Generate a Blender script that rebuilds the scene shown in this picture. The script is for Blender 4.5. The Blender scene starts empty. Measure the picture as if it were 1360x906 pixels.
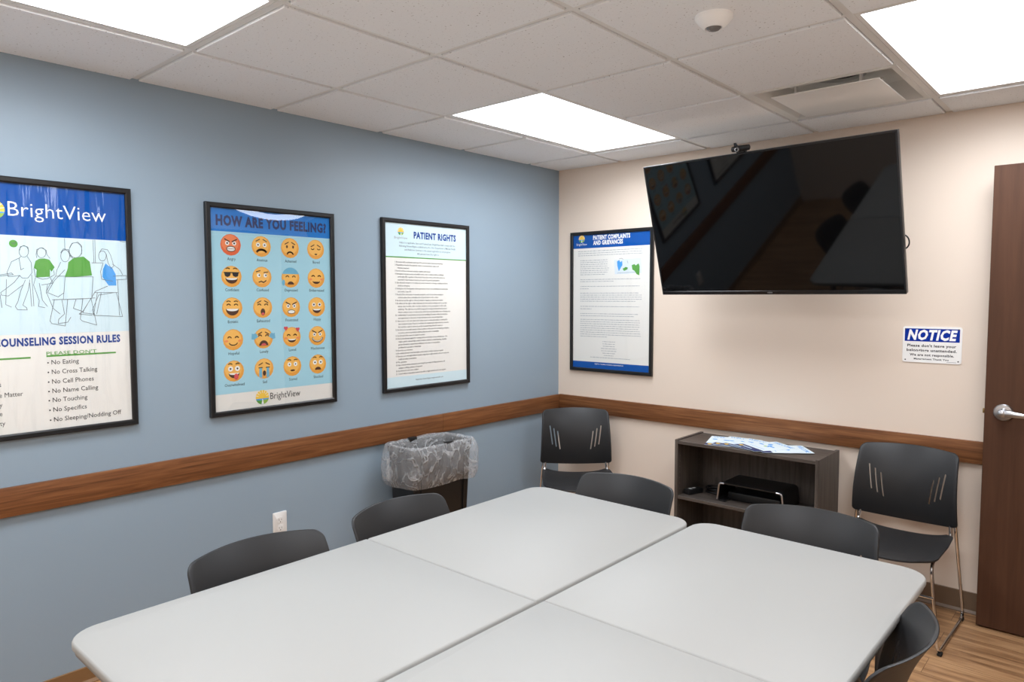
import bpy, bmesh, math, random
from mathutils import Vector, Matrix, noise

C = bpy.context.scene.collection
PI = math.pi
random.seed(7)

# ------------------------------------------------------------------ camera
CAM = Vector((3.04233, -3.92017, 1.51710))
YAW, PITCH, ROLL, FPX = 0.725798, -0.063505, -0.001455, 939.806


def cam_axes():
    cy, sy, cp, sp = math.cos(YAW), math.sin(YAW), math.cos(PITCH), math.sin(PITCH)
    f = Vector((-sy * cp, cy * cp, sp)); r = Vector((cy, sy, 0)); u = r.cross(f)
    c, s = math.cos(ROLL), math.sin(ROLL)
    return c * r + s * u, -s * r + c * u, f


RIGHT, UP, FWD = cam_axes()
cd = bpy.data.cameras.new('camera'); cam = bpy.data.objects.new('camera', cd); C.objects.link(cam)
cd.sensor_width = 36.0; cd.sensor_fit = 'HORIZONTAL'; cd.lens = FPX / 1360 * 36
cd.clip_start = 0.02
cam.matrix_world = Matrix(((RIGHT.x, UP.x, -FWD.x, CAM.x), (RIGHT.y, UP.y, -FWD.y, CAM.y),
                           (RIGHT.z, UP.z, -FWD.z, CAM.z), (0, 0, 0, 1)))
bpy.context.scene.camera = cam

# ------------------------------------------------------------------ world, exposure
W = bpy.data.worlds.new('world'); bpy.context.scene.world = W; W.use_nodes = True
W.node_tree.nodes['Background'].inputs[0].default_value = (0.8, 0.85, 0.9, 1)
W.node_tree.nodes['Background'].inputs[1].default_value = 0.05
vs = bpy.context.scene.view_settings
vs.view_transform = 'Standard'; vs.look = 'None'; vs.exposure = 0.0; vs.gamma = 1.0; vs.use_curve_mapping = False
PANEL = 6.5          # glow of the diffusers of the four ceiling light panels
PANEL_W = 13.5       # watts each panel throws downwards through its lens
PANEL_SPREAD = 160   # degrees
bpy.context.scene.cycles.max_bounces = 10
bpy.context.scene.cycles.diffuse_bounces = 6
bpy.context.scene.cycles.transparent_max_bounces = 16
bpy.context.scene.cycles.use_denoising = True

# ------------------------------------------------------------------ room measures
H = 2.385; XR = 3.44; YN = -4.30           # ceiling height, right wall, near wall
D = 0.6096; A0 = 0.5005; B0 = -0.3238      # ceiling grid


def on(u, v, ax, val):
    """point of the plane  axis=val  that stands at photo pixel (u, v)"""
    d = (u - 680) / FPX * RIGHT - (v - 453) / FPX * UP + FWD
    return CAM + d * ((val - CAM[ax]) / d[ax])


# ------------------------------------------------------------------ materials
def lin(c):
    return tuple((x / 255 / 12.92 if x / 255 <= 0.04045 else ((x / 255 + 0.055) / 1.055) ** 2.4) for x in c)


def rgba(c): return (*lin(c), 1.0)


MATS = {}


def mat(name, col, rough=0.5, metal=0.0, spec=0.5, coat=0.0, bump=None):
    if name in MATS: return MATS[name]
    m = bpy.data.materials.new(name); m.use_nodes = True; MATS[name] = m
    nt = m.node_tree; b = nt.nodes['Principled BSDF']
    b.inputs['Base Color'].default_value = rgba(col)
    b.inputs['Roughness'].default_value = rough; b.inputs['Metallic'].default_value = metal
    b.inputs['Specular IOR Level'].default_value = spec; b.inputs['Coat Weight'].default_value = coat
    n = nt.nodes.new('ShaderNodeTexNoise'); tc = nt.nodes.new('ShaderNodeTexCoord')
    nt.links.new(tc.outputs['Object'], n.inputs['Vector'])
    sc, st = bump if bump else (350, 0.01)
    n.inputs['Scale'].default_value = sc
    bp = nt.nodes.new('ShaderNodeBump'); bp.inputs['Strength'].default_value = st; bp.inputs['Distance'].default_value = 0.002
    nt.links.new(n.outputs['Fac'], bp.inputs['Height']); nt.links.new(bp.outputs['Normal'], b.inputs['Normal'])
    return m


def ramp(nt, stops):
    r = nt.nodes.new('ShaderNodeValToRGB')
    while len(r.color_ramp.elements) < len(stops): r.color_ramp.elements.new(0.5)
    for e, (p, c) in zip(r.color_ramp.elements, stops): e.position = p; e.color = rgba(c)
    return r


def wood(name, cols, stretch, rough=0.45, scale=9.0, contrast=(0.3, 0.5, 0.72), spec=0.4):
    m = bpy.data.materials.new(name); m.use_nodes = True; MATS[name] = m
    nt = m.node_tree; b = nt.nodes['Principled BSDF']
    tc = nt.nodes.new('ShaderNodeTexCoord'); mp = nt.nodes.new('ShaderNodeMapping')
    mp.inputs['Scale'].default_value = stretch
    nt.links.new(tc.outputs['Object'], mp.inputs['Vector'])
    n = nt.nodes.new('ShaderNodeTexNoise'); n.inputs['Scale'].default_value = scale
    n.inputs['Detail'].default_value = 6; n.inputs['Roughness'].default_value = 0.62; n.inputs['Distortion'].default_value = 0.6
    nt.links.new(mp.outputs['Vector'], n.inputs['Vector'])
    r = ramp(nt, list(zip(contrast, cols)))
    nt.links.new(n.outputs['Fac'], r.inputs['Fac']); nt.links.new(r.outputs['Color'], b.inputs['Base Color'])
    b.inputs['Roughness'].default_value = rough; b.inputs['Specular IOR Level'].default_value = spec
    return m


blue_paint = mat('blue_wall_paint', (144, 162, 176), 0.42, spec=0.45, bump=(220, 0.05))
beige_paint = mat('beige_wall_paint', (229, 213, 197), 0.5, spec=0.4, bump=(220, 0.05))
white_metal = mat('white_painted_metal', (236, 235, 232), 0.4)
grid_metal = mat('ceiling_grid_paint', (228, 227, 224), 0.45)
black_frame = mat('black_frame', (18, 18, 19), 0.35)
black_plastic = mat('black_plastic', (17, 17, 18), 0.42)
chair_plastic = mat('charcoal_chair_plastic', (37, 37, 38), 0.45, spec=0.38, bump=(900, 0.06))
chrome = mat('chrome', (228, 228, 229), 0.14, metal=1.0)
satin_steel = mat('satin_steel', (190, 191, 194), 0.28, metal=1.0)
rubber = mat('black_rubber', (20, 20, 20), 0.7)
table_top_m = mat('white_table_laminate', (165, 165, 162), 0.5, spec=0.3, bump=(500, 0.02))
table_edge_m = mat('grey_table_edge', (140, 140, 138), 0.45)
table_leg_m = mat('grey_table_leg', (120, 121, 123), 0.4, metal=0.3)
paper = mat('poster_paper', (240, 238, 233), 0.55)
ink_dark = mat('ink_dark', (34, 36, 40), 0.6)
ink_grey = mat('ink_grey', (150, 153, 156), 0.6)
ink_line = mat('ink_line', (96, 104, 112), 0.6)
ink_navy = mat('ink_navy', (22, 44, 100), 0.55)
ink_blue = mat('ink_blue', (24, 76, 170), 0.55)
ink_title = mat('ink_title_blue', (10, 62, 146), 0.6, spec=0.15)
ink_header = mat('ink_header_blue', (4, 82, 168), 0.6, spec=0.15)
ink_sky = mat('ink_sky_blue', (72, 160, 232), 0.55)
ink_pale = mat('ink_pale_blue', (214, 236, 244), 0.55)
ink_aqua = mat('ink_aqua', (172, 221, 238), 0.55)
ink_green = mat('ink_green', (84, 160, 62), 0.55)
ink_lime = mat('ink_lime', (148, 190, 70), 0.55)
ink_yellow = mat('ink_yellow', (252, 208, 72), 0.55)
ink_white = mat('ink_white', (250, 250, 248), 0.55)
ink_face = mat('ink_face_orange', (246, 172, 70), 0.55)
ink_face_hi = mat('ink_face_yellow', (255, 196, 98), 0.55)
ink_face_red = mat('ink_face_red', (238, 108, 62), 0.55)
ink_face_red_hi = mat('ink_face_red_light', (248, 142, 92), 0.55)
ink_brown = mat('ink_brown', (78, 44, 26), 0.55)
ink_tongue = mat('ink_tongue', (226, 84, 92), 0.55)
ink_blush = mat('ink_blush', (250, 150, 92), 0.55)
ink_tear = mat('ink_tear', (112, 184, 216), 0.55)
sign_blue = mat('sign_blue', (2, 46, 150), 0.5, spec=0.15)
sign_white = mat('sign_white', (244, 243, 240), 0.4)
door_brown = wood('door_brown_laminate', [(71, 45, 30), (79, 51, 35), (86, 57, 40)], (6, 6, 0.35), rough=0.55, spec=0.25, scale=5)
rail_wood_y = wood('rail_wood_left', [(88, 52, 28), (118, 74, 42), (142, 95, 58)], (14, 0.6, 14), scale=5, rough=0.5, spec=0.3)
rail_wood_x = wood('rail_wood_back', [(88, 52, 28), (120, 76, 44), (144, 97, 60)], (0.6, 14, 14), scale=5, rough=0.5, spec=0.3)
base_brown = mat('brown_rubber_base', (112, 90, 70), 0.5)
base_left_m = mat('brown_rubber_base_left', (128, 94, 58), 0.5)
cab_v = wood('cabinet_laminate_upright', [(62, 55, 50), (82, 74, 68), (98, 90, 83)], (9, 9, 0.5), scale=6)
cab_h = wood('cabinet_laminate_flat', [(62, 55, 50), (80, 72, 66), (94, 86, 79)], (0.5, 9, 9), scale=6)


def make_ceiling_tile():
    m = bpy.data.materials.new('mineral_fibre_tile'); m.use_nodes = True
    nt = m.node_tree; b = nt.nodes['Principled BSDF']; b.inputs['Roughness'].default_value = 0.9
    b.inputs['Specular IOR Level'].default_value = 0.1
    tc = nt.nodes.new('ShaderNodeTexCoord'); n = nt.nodes.new('ShaderNodeTexNoise')
    n.inputs['Scale'].default_value = 130; n.inputs['Detail'].default_value = 3
    nt.links.new(tc.outputs['Object'], n.inputs['Vector'])
    r = ramp(nt, [(0.27, (160, 155, 149)), (0.34, (240, 242, 244)), (0.75, (242, 244, 246))])
    nt.links.new(n.outputs['Fac'], r.inputs['Fac']); nt.links.new(r.outputs['Color'], b.inputs['Base Color'])
    bp = nt.nodes.new('ShaderNodeBump'); bp.inputs['Strength'].default_value = 0.3; bp.inputs['Distance'].default_value = 0.002
    nt.links.new(n.outputs['Fac'], bp.inputs['Height']); nt.links.new(bp.outputs['Normal'], b.inputs['Normal'])
    return m


def make_floor():
    m = bpy.data.materials.new('vinyl_plank_floor'); m.use_nodes = True
    nt = m.node_tree; b = nt.nodes['Principled BSDF']; b.inputs['Roughness'].default_value = 0.42
    tc = nt.nodes.new('ShaderNodeTexCoord')
    br = nt.nodes.new('ShaderNodeTexBrick'); br.inputs['Scale'].default_value = 1.0
    br.inputs['Brick Width'].default_value = 1.22; br.inputs['Row Height'].default_value = 0.152
    br.inputs['Mortar Size'].default_value = 0.0012; br.offset = 0.37
    br.inputs['Color1'].default_value = (0, 0, 0, 1); br.inputs['Color2'].default_value = (1, 1, 1, 1)
    br.inputs['Mortar'].default_value = (0.2, 0.2, 0.2, 1)
    nt.links.new(tc.outputs['Object'], br.inputs['Vector'])
    mp = nt.nodes.new('ShaderNodeMapping'); mp.inputs['Scale'].default_value = (0.7, 9, 1)
    nt.links.new(tc.outputs['Object'], mp.inputs['Vector'])
    add = nt.nodes.new('ShaderNodeVectorMath'); add.operation = 'ADD'
    sc = nt.nodes.new('ShaderNodeVectorMath'); sc.operation = 'SCALE'; sc.inputs['Scale'].default_value = 7
    nt.links.new(br.outputs['Color'], sc.inputs[0]); nt.links.new(mp.outputs['Vector'], add.inputs[0]); nt.links.new(sc.outputs[0], add.inputs[1])
    n = nt.nodes.new('ShaderNodeTexNoise'); n.inputs['Scale'].default_value = 3.2; n.inputs['Detail'].default_value = 7
    n.inputs['Roughness'].default_value = 0.6; n.inputs['Distortion'].default_value = 0.5
    nt.links.new(add.outputs[0], n.inputs['Vector'])
    r = ramp(nt, [(0.28, (104, 72, 46)), (0.45, (156, 116, 80)), (0.6, (184, 143, 102)), (0.8, (204, 166, 126))])
    nt.links.new(n.outputs['Fac'], r.inputs['Fac'])
    mx = nt.nodes.new('ShaderNodeMix'); mx.data_type = 'RGBA'; mx.blend_type = 'MULTIPLY'
    nt.links.new(br.outputs['Fac'], mx.inputs['Factor']); nt.links.new(r.outputs['Color'], mx.inputs['A'])
    mx.inputs['B'].default_value = (0.35, 0.3, 0.25, 1)
    nt.links.new(mx.outputs['Result'], b.inputs['Base Color'])
    return m


def make_emit(name, col, s):
    m = bpy.data.materials.new(name); m.use_nodes = True
    b = m.node_tree.nodes['Principled BSDF']
    b.inputs['Base Color'].default_value = (0.9, 0.9, 0.9, 1)
    b.inputs['Emission Color'].default_value = (*col, 1); b.inputs['Emission Strength'].default_value = s
    return m


def make_film(name, ior=1.45, rough=0.03, scale=(3, 3, 3), strength=0.2, dist=0.01):
    """clear plastic glazing: see-through plus a Fresnel reflection, slightly wavy"""
    m = bpy.data.materials.new(name); m.use_nodes = True
    nt = m.node_tree; nt.nodes.remove(nt.nodes['Principled BSDF']); out = nt.nodes['Material Output']
    t = nt.nodes.new('ShaderNodeBsdfTransparent'); t.inputs[0].default_value = (0.97, 0.975, 0.97, 1)
    g = nt.nodes.new('ShaderNodeBsdfGlossy'); g.inputs['Roughness'].default_value = rough
    fr = nt.nodes.new('ShaderNodeFresnel'); fr.inputs['IOR'].default_value = ior
    mx = nt.nodes.new('ShaderNodeMixShader')
    tc = nt.nodes.new('ShaderNodeTexCoord'); mp = nt.nodes.new('ShaderNodeMapping'); mp.inputs['Scale'].default_value = scale
    n = nt.nodes.new('ShaderNodeTexNoise'); n.inputs['Scale'].default_value = 3; n.inputs['Detail'].default_value = 1
    bp = nt.nodes.new('ShaderNodeBump'); bp.inputs['Strength'].default_value = strength; bp.inputs['Distance'].default_value = dist
    L = nt.links.new
    geo = nt.nodes.new('ShaderNodeNewGeometry'); io = nt.nodes.new('ShaderNodeMapRange')     # a thin sheet reflects alike from both sides
    io.inputs['To Min'].default_value = ior; io.inputs['To Max'].default_value = 1 / ior
    L(geo.outputs['Backfacing'], io.inputs['Value']); L(io.outputs[0], fr.inputs['IOR'])
    L(tc.outputs['Object'], mp.inputs['Vector']); L(mp.outputs['Vector'], n.inputs['Vector']); L(n.outputs['Fac'], bp.inputs['Height'])
    L(bp.outputs['Normal'], g.inputs['Normal'])
    L(fr.outputs[0], mx.inputs[0]); L(t.outputs[0], mx.inputs[1]); L(g.outputs[0], mx.inputs[2]); L(mx.outputs[0], out.inputs[0])
    return m


def make_liner():
    m = bpy.data.materials.new('clear_bin_liner'); m.use_nodes = True
    nt = m.node_tree; b = nt.nodes['Principled BSDF']; out = nt.nodes['Material Output']
    b.inputs['Base Color'].default_value = (0.86, 0.87, 0.88, 1); b.inputs['Roughness'].default_value = 0.22
    t = nt.nodes.new('ShaderNodeBsdfTransparent'); mx = nt.nodes.new('ShaderNodeMixShader')
    tc = nt.nodes.new('ShaderNodeTexCoord'); mp = nt.nodes.new('ShaderNodeMapping'); mp.inputs['Scale'].default_value = (1.3, 1.3, 0.8); mp.inputs['Rotation'].default_value = (0.5, 0.35, 0)
    n = nt.nodes.new('ShaderNodeTexNoise'); n.inputs['Scale'].default_value = 9; n.inputs['Detail'].default_value = 3
    n.inputs['Distortion'].default_value = 0.8
    n2 = nt.nodes.new('ShaderNodeTexNoise'); n2.inputs['Scale'].default_value = 26; n2.inputs['Detail'].default_value = 4
    def mth(op, a, b=None):
        q = nt.nodes.new('ShaderNodeMath'); q.operation = op; q.use_clamp = False
        for i_, v in enumerate((a, b)):
            if v is None: continue
            if isinstance(v, (int, float)): q.inputs[i_].default_value = v
            else: nt.links.new(v, q.inputs[i_])
        return q.outputs[0]
    ridge = mth('SUBTRACT', 1.0, mth('MINIMUM', 1.0, mth('MULTIPLY', mth('ABSOLUTE', mth('SUBTRACT', n.outputs['Fac'], 0.5)), 22.0)))   # creases
    ridge2 = mth('SUBTRACT', 1.0, mth('MINIMUM', 1.0, mth('MULTIPLY', mth('ABSOLUTE', mth('SUBTRACT', n2.outputs['Fac'], 0.5)), 16.0)))
    fac = mth('ADD', mth('ADD', 0.20, mth('MULTIPLY', ridge, 0.26)), mth('MULTIPLY', ridge2, 0.10))
    hgt = mth('ADD', mth('ADD', ridge, mth('MULTIPLY', ridge2, 0.4)), n.outputs['Fac'])
    bp = nt.nodes.new('ShaderNodeBump'); bp.inputs['Strength'].default_value = 0.9; bp.inputs['Distance'].default_value = 0.008
    L = nt.links.new
    L(tc.outputs['Object'], mp.inputs['Vector']); L(mp.outputs['Vector'], n.inputs['Vector']); L(mp.outputs['Vector'], n2.inputs['Vector'])
    L(hgt, bp.inputs['Height']); L(bp.outputs['Normal'], b.inputs['Normal'])
    L(fac, mx.inputs[0]); L(t.outputs[0], mx.inputs[1]); L(b.outputs[0], mx.inputs[2]); L(mx.outputs[0], out.inputs[0])
    return m


tile_m = make_ceiling_tile(); floor_m = make_floor()
panel_m = make_emit('lit_diffuser', (0.935, 0.985, 1.055), PANEL)
glaze_m = make_film('poster_glazing', scale=(1.2, 1.2, 0.5), strength=0.25, dist=0.02)
glaze_curl_m = make_film('poster_glazing_smooth', ior=1.9, rough=0.02, scale=(1, 1, 1), strength=0.03, dist=0.02)
glaze_wavy_m = make_film('poster_glazing_wavy', ior=1.7, rough=0.09, scale=(1, 8, 0.8), strength=0.85, dist=0.03)
liner_m = make_liner()
screen_m = mat('tv_screen', (7, 7, 8), 0.04, spec=0.36, bump=(2, 0.0))
dark_void = mat('dark_duct', (8, 8, 8), 0.8)
vent_metal = mat('vent_pan_metal', (226, 226, 223), 0.5)


# ------------------------------------------------------------------ mesh helpers
def box(bm, lo, hi, bevel=0.0, mi=0, M=None, seg=2):
    r = bmesh.ops.create_cube(bm, size=1.0)
    c = [(a + b) / 2 for a, b in zip(lo, hi)]; s = [abs(b - a) for a, b in zip(lo, hi)]
    for v in r['verts']: v.co = Vector((c[i] + v.co[i] * s[i] for i in range(3)))
    fs = set(f for v in r['verts'] for f in v.link_faces)
    for f in fs: f.material_index = mi
    vs_ = r['verts']
    if bevel > 0:
        es = list(set(e for v in vs_ for e in v.link_edges))
        g = bmesh.ops.bevel(bm, geom=es, offset=bevel, segments=seg, profile=0.5, affect='EDGES')
        vs_ = list(set(v for f in g['faces'] for v in f.verts)); 
        for f in g['faces']: f.material_index = mi
        comp = set(vs_)
        for v in list(comp):
            for e in v.link_edges: comp.add(e.other_vert(v))
        vs_ = list(comp)
    if M is not None:
        for v in vs_: v.co = M @ v.co
    return vs_


def fillet(pts, r, n=6, closed=False):
    pts = [Vector(p) for p in pts]; out = []
    N = len(pts)
    for i, p in enumerate(pts):
        if not closed and (i == 0 or i == N - 1): out.append(p); continue
        a = pts[i - 1]; c = pts[(i + 1) % N]
        d1 = (a - p); d2 = (c - p); rr = min(r, d1.length * 0.49, d2.length * 0.49)
        if rr < 1e-6: out.append(p); continue
        s = p + d1.normalized() * rr; e = p + d2.normalized() * rr
        for k in range(n + 1):
            t = k / n; out.append((1 - t) ** 2 * s + 2 * t * (1 - t) * p + t * t * e)
    return out


def tube(bm, pts, r, seg=10, closed=False, mi=0, flat=1.0):
    pts = [Vector(p) for p in pts]; rings = []
    N = len(pts); prev = None
    for i, p in enumerate(pts):
        if closed: t = pts[(i + 1) % N] - pts[i - 1]
        else: t = pts[min(i + 1, N - 1)] - pts[max(i - 1, 0)]
        t.normalize()
        if prev is None:
            up = Vector((0, 0, 1)) if abs(t.z) < 0.9 else Vector((0, 1, 0))
            a = t.cross(up).normalized()
        else:
            a = (prev - t * prev.dot(t)).normalized()
        prev = a; b = t.cross(a)
        rings.append([bm.verts.new(p + (a * math.cos(2 * PI * k / seg) + b * math.sin(2 * PI * k / seg) * flat) * r) for k in range(seg)])
    R = range(N if closed else N - 1)
    for i in R:
        A, B = rings[i], rings[(i + 1) % N]
        for k in range(seg):
            f = bm.faces.new((A[k], A[(k + 1) % seg], B[(k + 1) % seg], B[k])); f.material_index = mi
    if not closed:
        bm.faces.new(list(reversed(rings[0]))).material_index = mi; bm.faces.new(rings[-1]).material_index = mi


def lathe(bm, prof, o=(0, 0, 0), ax='Z', seg=32, mi=0):
    o = Vector(o); rings = []
    for r, h in prof:
        ring = []
        for k in range(seg):
            a = 2 * PI * k / seg; x, y = r * math.cos(a), r * math.sin(a)
            p = {'Z': (x, y, h), 'Y': (x, h, y), 'X': (h, x, y)}[ax]
            ring.append(bm.verts.new(o + Vector(p)))
        rings.append(ring)
    for A, B in zip(rings, rings[1:]):
        for k in range(seg):
            bm.faces.new((A[k], A[(k + 1) % seg], B[(k + 1) % seg], B[k])).material_index = mi
    bm.faces.new(rings[0]).material_index = mi; bm.faces.new(rings[-1]).material_index = mi


def rrect(x0, x1, y0, y1, r, n=6, rs=None):
    """rounded rectangle outline, counter-clockwise; rs = radius of corners (x0y0, x1y0, x1y1, x0y1)"""
    rs = rs or (r, r, r, r); out = []
    for (cx, cy, sx, sy, a0), rr in zip(((x0, y0, 1, 1, PI), (x1, y0, -1, 1, 1.5 * PI), (x1, y1, -1, -1, 0), (x0, y1, 1, -1, 0.5 * PI)), rs):
        if rr < 1e-5: out.append((cx, cy)); continue
        for k in range(n + 1):
            a = a0 + k / n * PI / 2; out.append((cx + sx * rr + rr * math.cos(a), cy + sy * rr + rr * math.sin(a)))
    return out


def loft(bm, loops, cap0=True, cap1=True, mi=0):
    rs = [[bm.verts.new(p) for p in L] for L in loops]; n = len(rs[0])
    for A, B in zip(rs, rs[1:]):
        for k in range(n):
            bm.faces.new((A[k], A[(k + 1) % n], B[(k + 1) % n], B[k])).material_index = mi
    if cap0: bm.faces.new(list(reversed(rs[0]))).material_index = mi
    if cap1: bm.faces.new(rs[-1]).material_index = mi
    return rs


def obj(name, bm, mats, parent=None, sharp=35, shift=None, recalc=True):
    if recalc: bmesh.ops.recalc_face_normals(bm, faces=bm.faces)
    if shift is not None:
        for v in bm.verts: v.co -= shift
    me = bpy.data.meshes.new(name); bm.to_mesh(me); bm.free()
    for m in (mats if isinstance(mats, (list, tuple)) else [mats]): me.materials.append(m)
    for p in me.polygons: p.use_smooth = True
    me.set_sharp_from_angle(angle=math.radians(sharp))
    o = bpy.data.objects.new(name, me); C.objects.link(o)
    if parent is not None: o.parent = parent
    return o


def tag(o, label, cat, group=None):
    o['label'] = label; o['category'] = cat
    if group: o['group'] = group
    return o


def thing(name, label, cat, loc=(0, 0, 0), rz=0.0, group=None):
    o = bpy.data.objects.new(name, None); C.objects.link(o); o.location = loc; o.rotation_euler = (0, 0, rz)
    o.empty_display_size = 0.05
    return tag(o, label, cat, group)


def struct(name, bm, m, sharp=35, recalc=True, parent=None):
    o = obj(name, bm, m, parent, sharp=sharp, recalc=recalc)
    if parent is None: o['kind'] = 'structure'
    return o


def copy_tree(o, parent=None):
    c = o.copy(); C.objects.link(c)
    if parent is not None: c.parent = parent
    for ch in [x for x in bpy.data.objects if x.parent == o]: copy_tree(ch, c)
    return c


def NB(): return bmesh.new()


# ------------------------------------------------------------------ room shell
bm = NB(); box(bm, (-0.1, YN - 0.1, -0.1), (4.9, 0.1, 0)); struct('floor', bm, floor_m)
bm = NB(); box(bm, (-0.1, YN - 0.1, 0), (0, 0.1, 2.75)); struct('wall_left', bm, blue_paint)
bm = NB(); box(bm, (0, 0, 0), (4.9, 0.1, 2.75)); struct('wall_back', bm, beige_paint)
bm = NB(); box(bm, (0, YN - 0.1, 0), (4.9, YN, 2.75)); struct('wall_front', bm, beige_paint)
DY0, DY1, DZ = -1.055, -0.096, 2.10       # doorway in the right wall
bm = NB()
box(bm, (XR, YN, 0), (XR + 0.12, DY0, 2.75)); box(bm, (XR, DY1, 0), (XR + 0.12, 0, 2.75)); box(bm, (XR, DY0, DZ), (XR + 0.12, DY1, 2.75))
struct('wall_right', bm, beige_paint)
bm = NB(); box(bm, (4.8, YN, 0), (4.9, 0, 2.75)); struct('wall_hallway', bm, beige_paint)
bm = NB(); box(bm, (XR + 0.12, YN, H), (4.8, 0, H + 0.05)); struct('ceiling_hallway', bm, tile_m)

# ceiling: plenum lid, tegular tiles, T-bar grid
xs = [0.0] + [A0 + i * D for i in range(5)] + [XR]
ys = [YN] + [B0 - i * D for i in range(6, -1, -1)] + [0.0]
LIGHTS = [(0, 0), (0, 4), (3, 0), (3, 4)]       # (grid column, grid row from the back) of each 2 x 4 ft light
VENT = (2, 0)


def cell_kind(i, j):                             # i: column in xs, j: row in ys
    for (c, r) in LIGHTS:
        if i == c + 1 and j in (len(ys) - 3 - r, len(ys) - 4 - r): return 'light'
    if i == VENT[0] + 1 and j == len(ys) - 3 - VENT[1]: return 'vent'
    return 'tile'


bm = NB()
box(bm, (-0.05, YN - 0.05, 2.68), (XR + 0.1, 0.05, 2.74))
for i in range(len(xs) - 1):
    for j in range(len(ys) - 1):
        if cell_kind(i, j) != 'tile': continue
        x0 = xs[i] + (0.016 if i else 0.001); x1 = xs[i + 1] - (0.016 if i < len(xs) - 2 else 0.001)
        y0 = ys[j] + (0.016 if j else 0.001); y1 = ys[j + 1] - (0.016 if j < len(ys) - 2 else 0.001)
        box(bm, (x0, y0, H - 0.007), (x1, y1, H + 0.012), bevel=0.0015, seg=1)
struct('ceiling', bm, tile_m)
bm = NB()
for i in range(1, len(xs) - 1):
    for j in range(len(ys) - 1):
        box(bm, (xs[i] - 0.012, ys[j], H), (xs[i] + 0.012, ys[j + 1], H + 0.02))
for j in range(1, len(ys) - 1):
    for i in range(len(xs) - 1):
        if cell_kind(i, j) == 'light' and cell_kind(i, j - 1) == 'light' and not any(len(ys) - 2 - r == j for c, r in LIGHTS if c == i - 1) \
           and not any(len(ys) - 4 - r == j for c, r in LIGHTS if c == i - 1): continue
        box(bm, (xs[i] + 0.012 if i else 0, ys[j] - 0.012, H + 0.0003), (xs[i + 1] - (0.012 if i < len(xs) - 2 else 0), ys[j] + 0.012, H + 0.0197))
o = struct('trim_4', bm, grid_metal)

# chair rail in three lengths, baseboards
YJ = on(589, 560, 0, 0.02).y
def rail(name, lo, hi, m):
    b = NB(); box(b, lo, hi, bevel=0.003, seg=2); return struct(name, b, m)
RZ0, RZ1 = 0.722, 0.829
rail('trim_1', (0.0, YN, RZ0), (0.02, YJ - 0.0004, RZ1), rail_wood_y)
rail('trim_2', (0.0, YJ + 0.0004, RZ0), (0.02, -0.0002, RZ1), rail_wood_y)
rail('trim_3', (0.0202, -0.02, RZ0 + 0.004), (XR, 0.0, RZ1 + 0.003), rail_wood_x)
rail('trim_5', (XR - 0.02, YN, RZ0), (XR, DY0 - 0.06, RZ1), rail_wood_y)
def baseboard(name, outl, axis, a, b_, m):
    b = NB()
    L0 = [(a, p[0], p[1]) if axis == 0 else (p[0], a, p[1]) for p in outl]
    L1 = [(b_, p[0], p[1]) if axis == 0 else (p[0], b_, p[1]) for p in outl]
    loft(b, [L0, L1]); return struct(name, b, m)
baseboard('baseboard_back', [(0, 0), (-0.02, 0), (-0.019, 0.006), (-0.008, 0.016), (-0.006, 0.1), (0, 0.102)], 0, 0.0201, XR - 0.012, base_brown)
baseboard('baseboard_left', [(0, 0), (0.02, 0), (0.019, 0.005), (0.008, 0.014), (0.006, 0.064), (0, 0.066)], 1, YN, -0.0001, base_left_m)
baseboard('baseboard_right', [(XR, 0), (XR - 0.012, 0), (XR - 0.006, 0.016), (XR - 0.004, 0.1), (XR, 0.102)], 1, YN, DY0 - 0.06, base_brown)

# door leaf, standing open against the back wall, with its lever handle
bm = NB(); DX0 = 2.535
box(bm, (DX0, -0.14, 0.008), (XR - 0.012, -0.098, 2.088), bevel=0.0015, seg=1)
door = struct('door_1', bm, door_brown)
bm = NB()
HX, HZ = 2.606, 0.997
lathe(bm, [(0.0375, -0.1402), (0.0375, -0.145), (0.034, -0.149), (0.020, -0.151), (0.0165, -0.155), (0.0150, -0.190), (0.0, -0.1905)][:-1], (HX, 0, HZ), 'Y', 40)
pts = fillet([(HX, -0.186, HZ), (HX + 0.03, -0.192, HZ + 0.001), (HX + 0.075, -0.192, HZ - 0.002), (HX + 0.118, -0.184, HZ - 0.003)], 0.03)
loops = []
for k, p in enumerate(pts):
    t = k / (len(pts) - 1); hh = 0.0155 - 0.006 * t; ww = 0.0075
    loops.append([(p.x, p.y + ww * math.cos(a), p.z + hh * math.sin(a)) for a in [2 * PI * q / 14 for q in range(14)]])
loft(bm, loops)
lathe(bm, [(0.0005, -0.196), (0.010, -0.1955), (0.0155, -0.192), (0.0155, -0.18)], (HX, 0, HZ), 'Y', 24)
obj('door_handle', bm, satin_steel, door)
bm = NB(); box(bm, (DX0 - 0.009, -0.128, HZ - 0.012), (DX0 + 0.001, -0.112, HZ + 0.010), bevel=0.003); obj('latch', bm, mat('brass', (150, 125, 80), 0.35, metal=1.0), door)
bm = NB(); box(bm, (DX0 - 0.0008, -0.133, HZ - 0.028), (DX0 + 0.0006, -0.107, HZ + 0.028)); obj('latch_plate', bm, MATS['brass'], door)
bm = NB()
for y0, y1 in ((DY0 - 0.05, DY0), (DY1, DY1 + 0.05)): box(bm, (XR - 0.012, y0, 0), (XR - 0.0005, y1, DZ + 0.05), bevel=0.002)
box(bm, (XR - 0.012, DY0, DZ), (XR - 0.0005, DY1, DZ + 0.05), bevel=0.002)
struct('trim_6', bm, mat('door_casing_paint', (92, 66, 48), 0.45))

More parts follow.
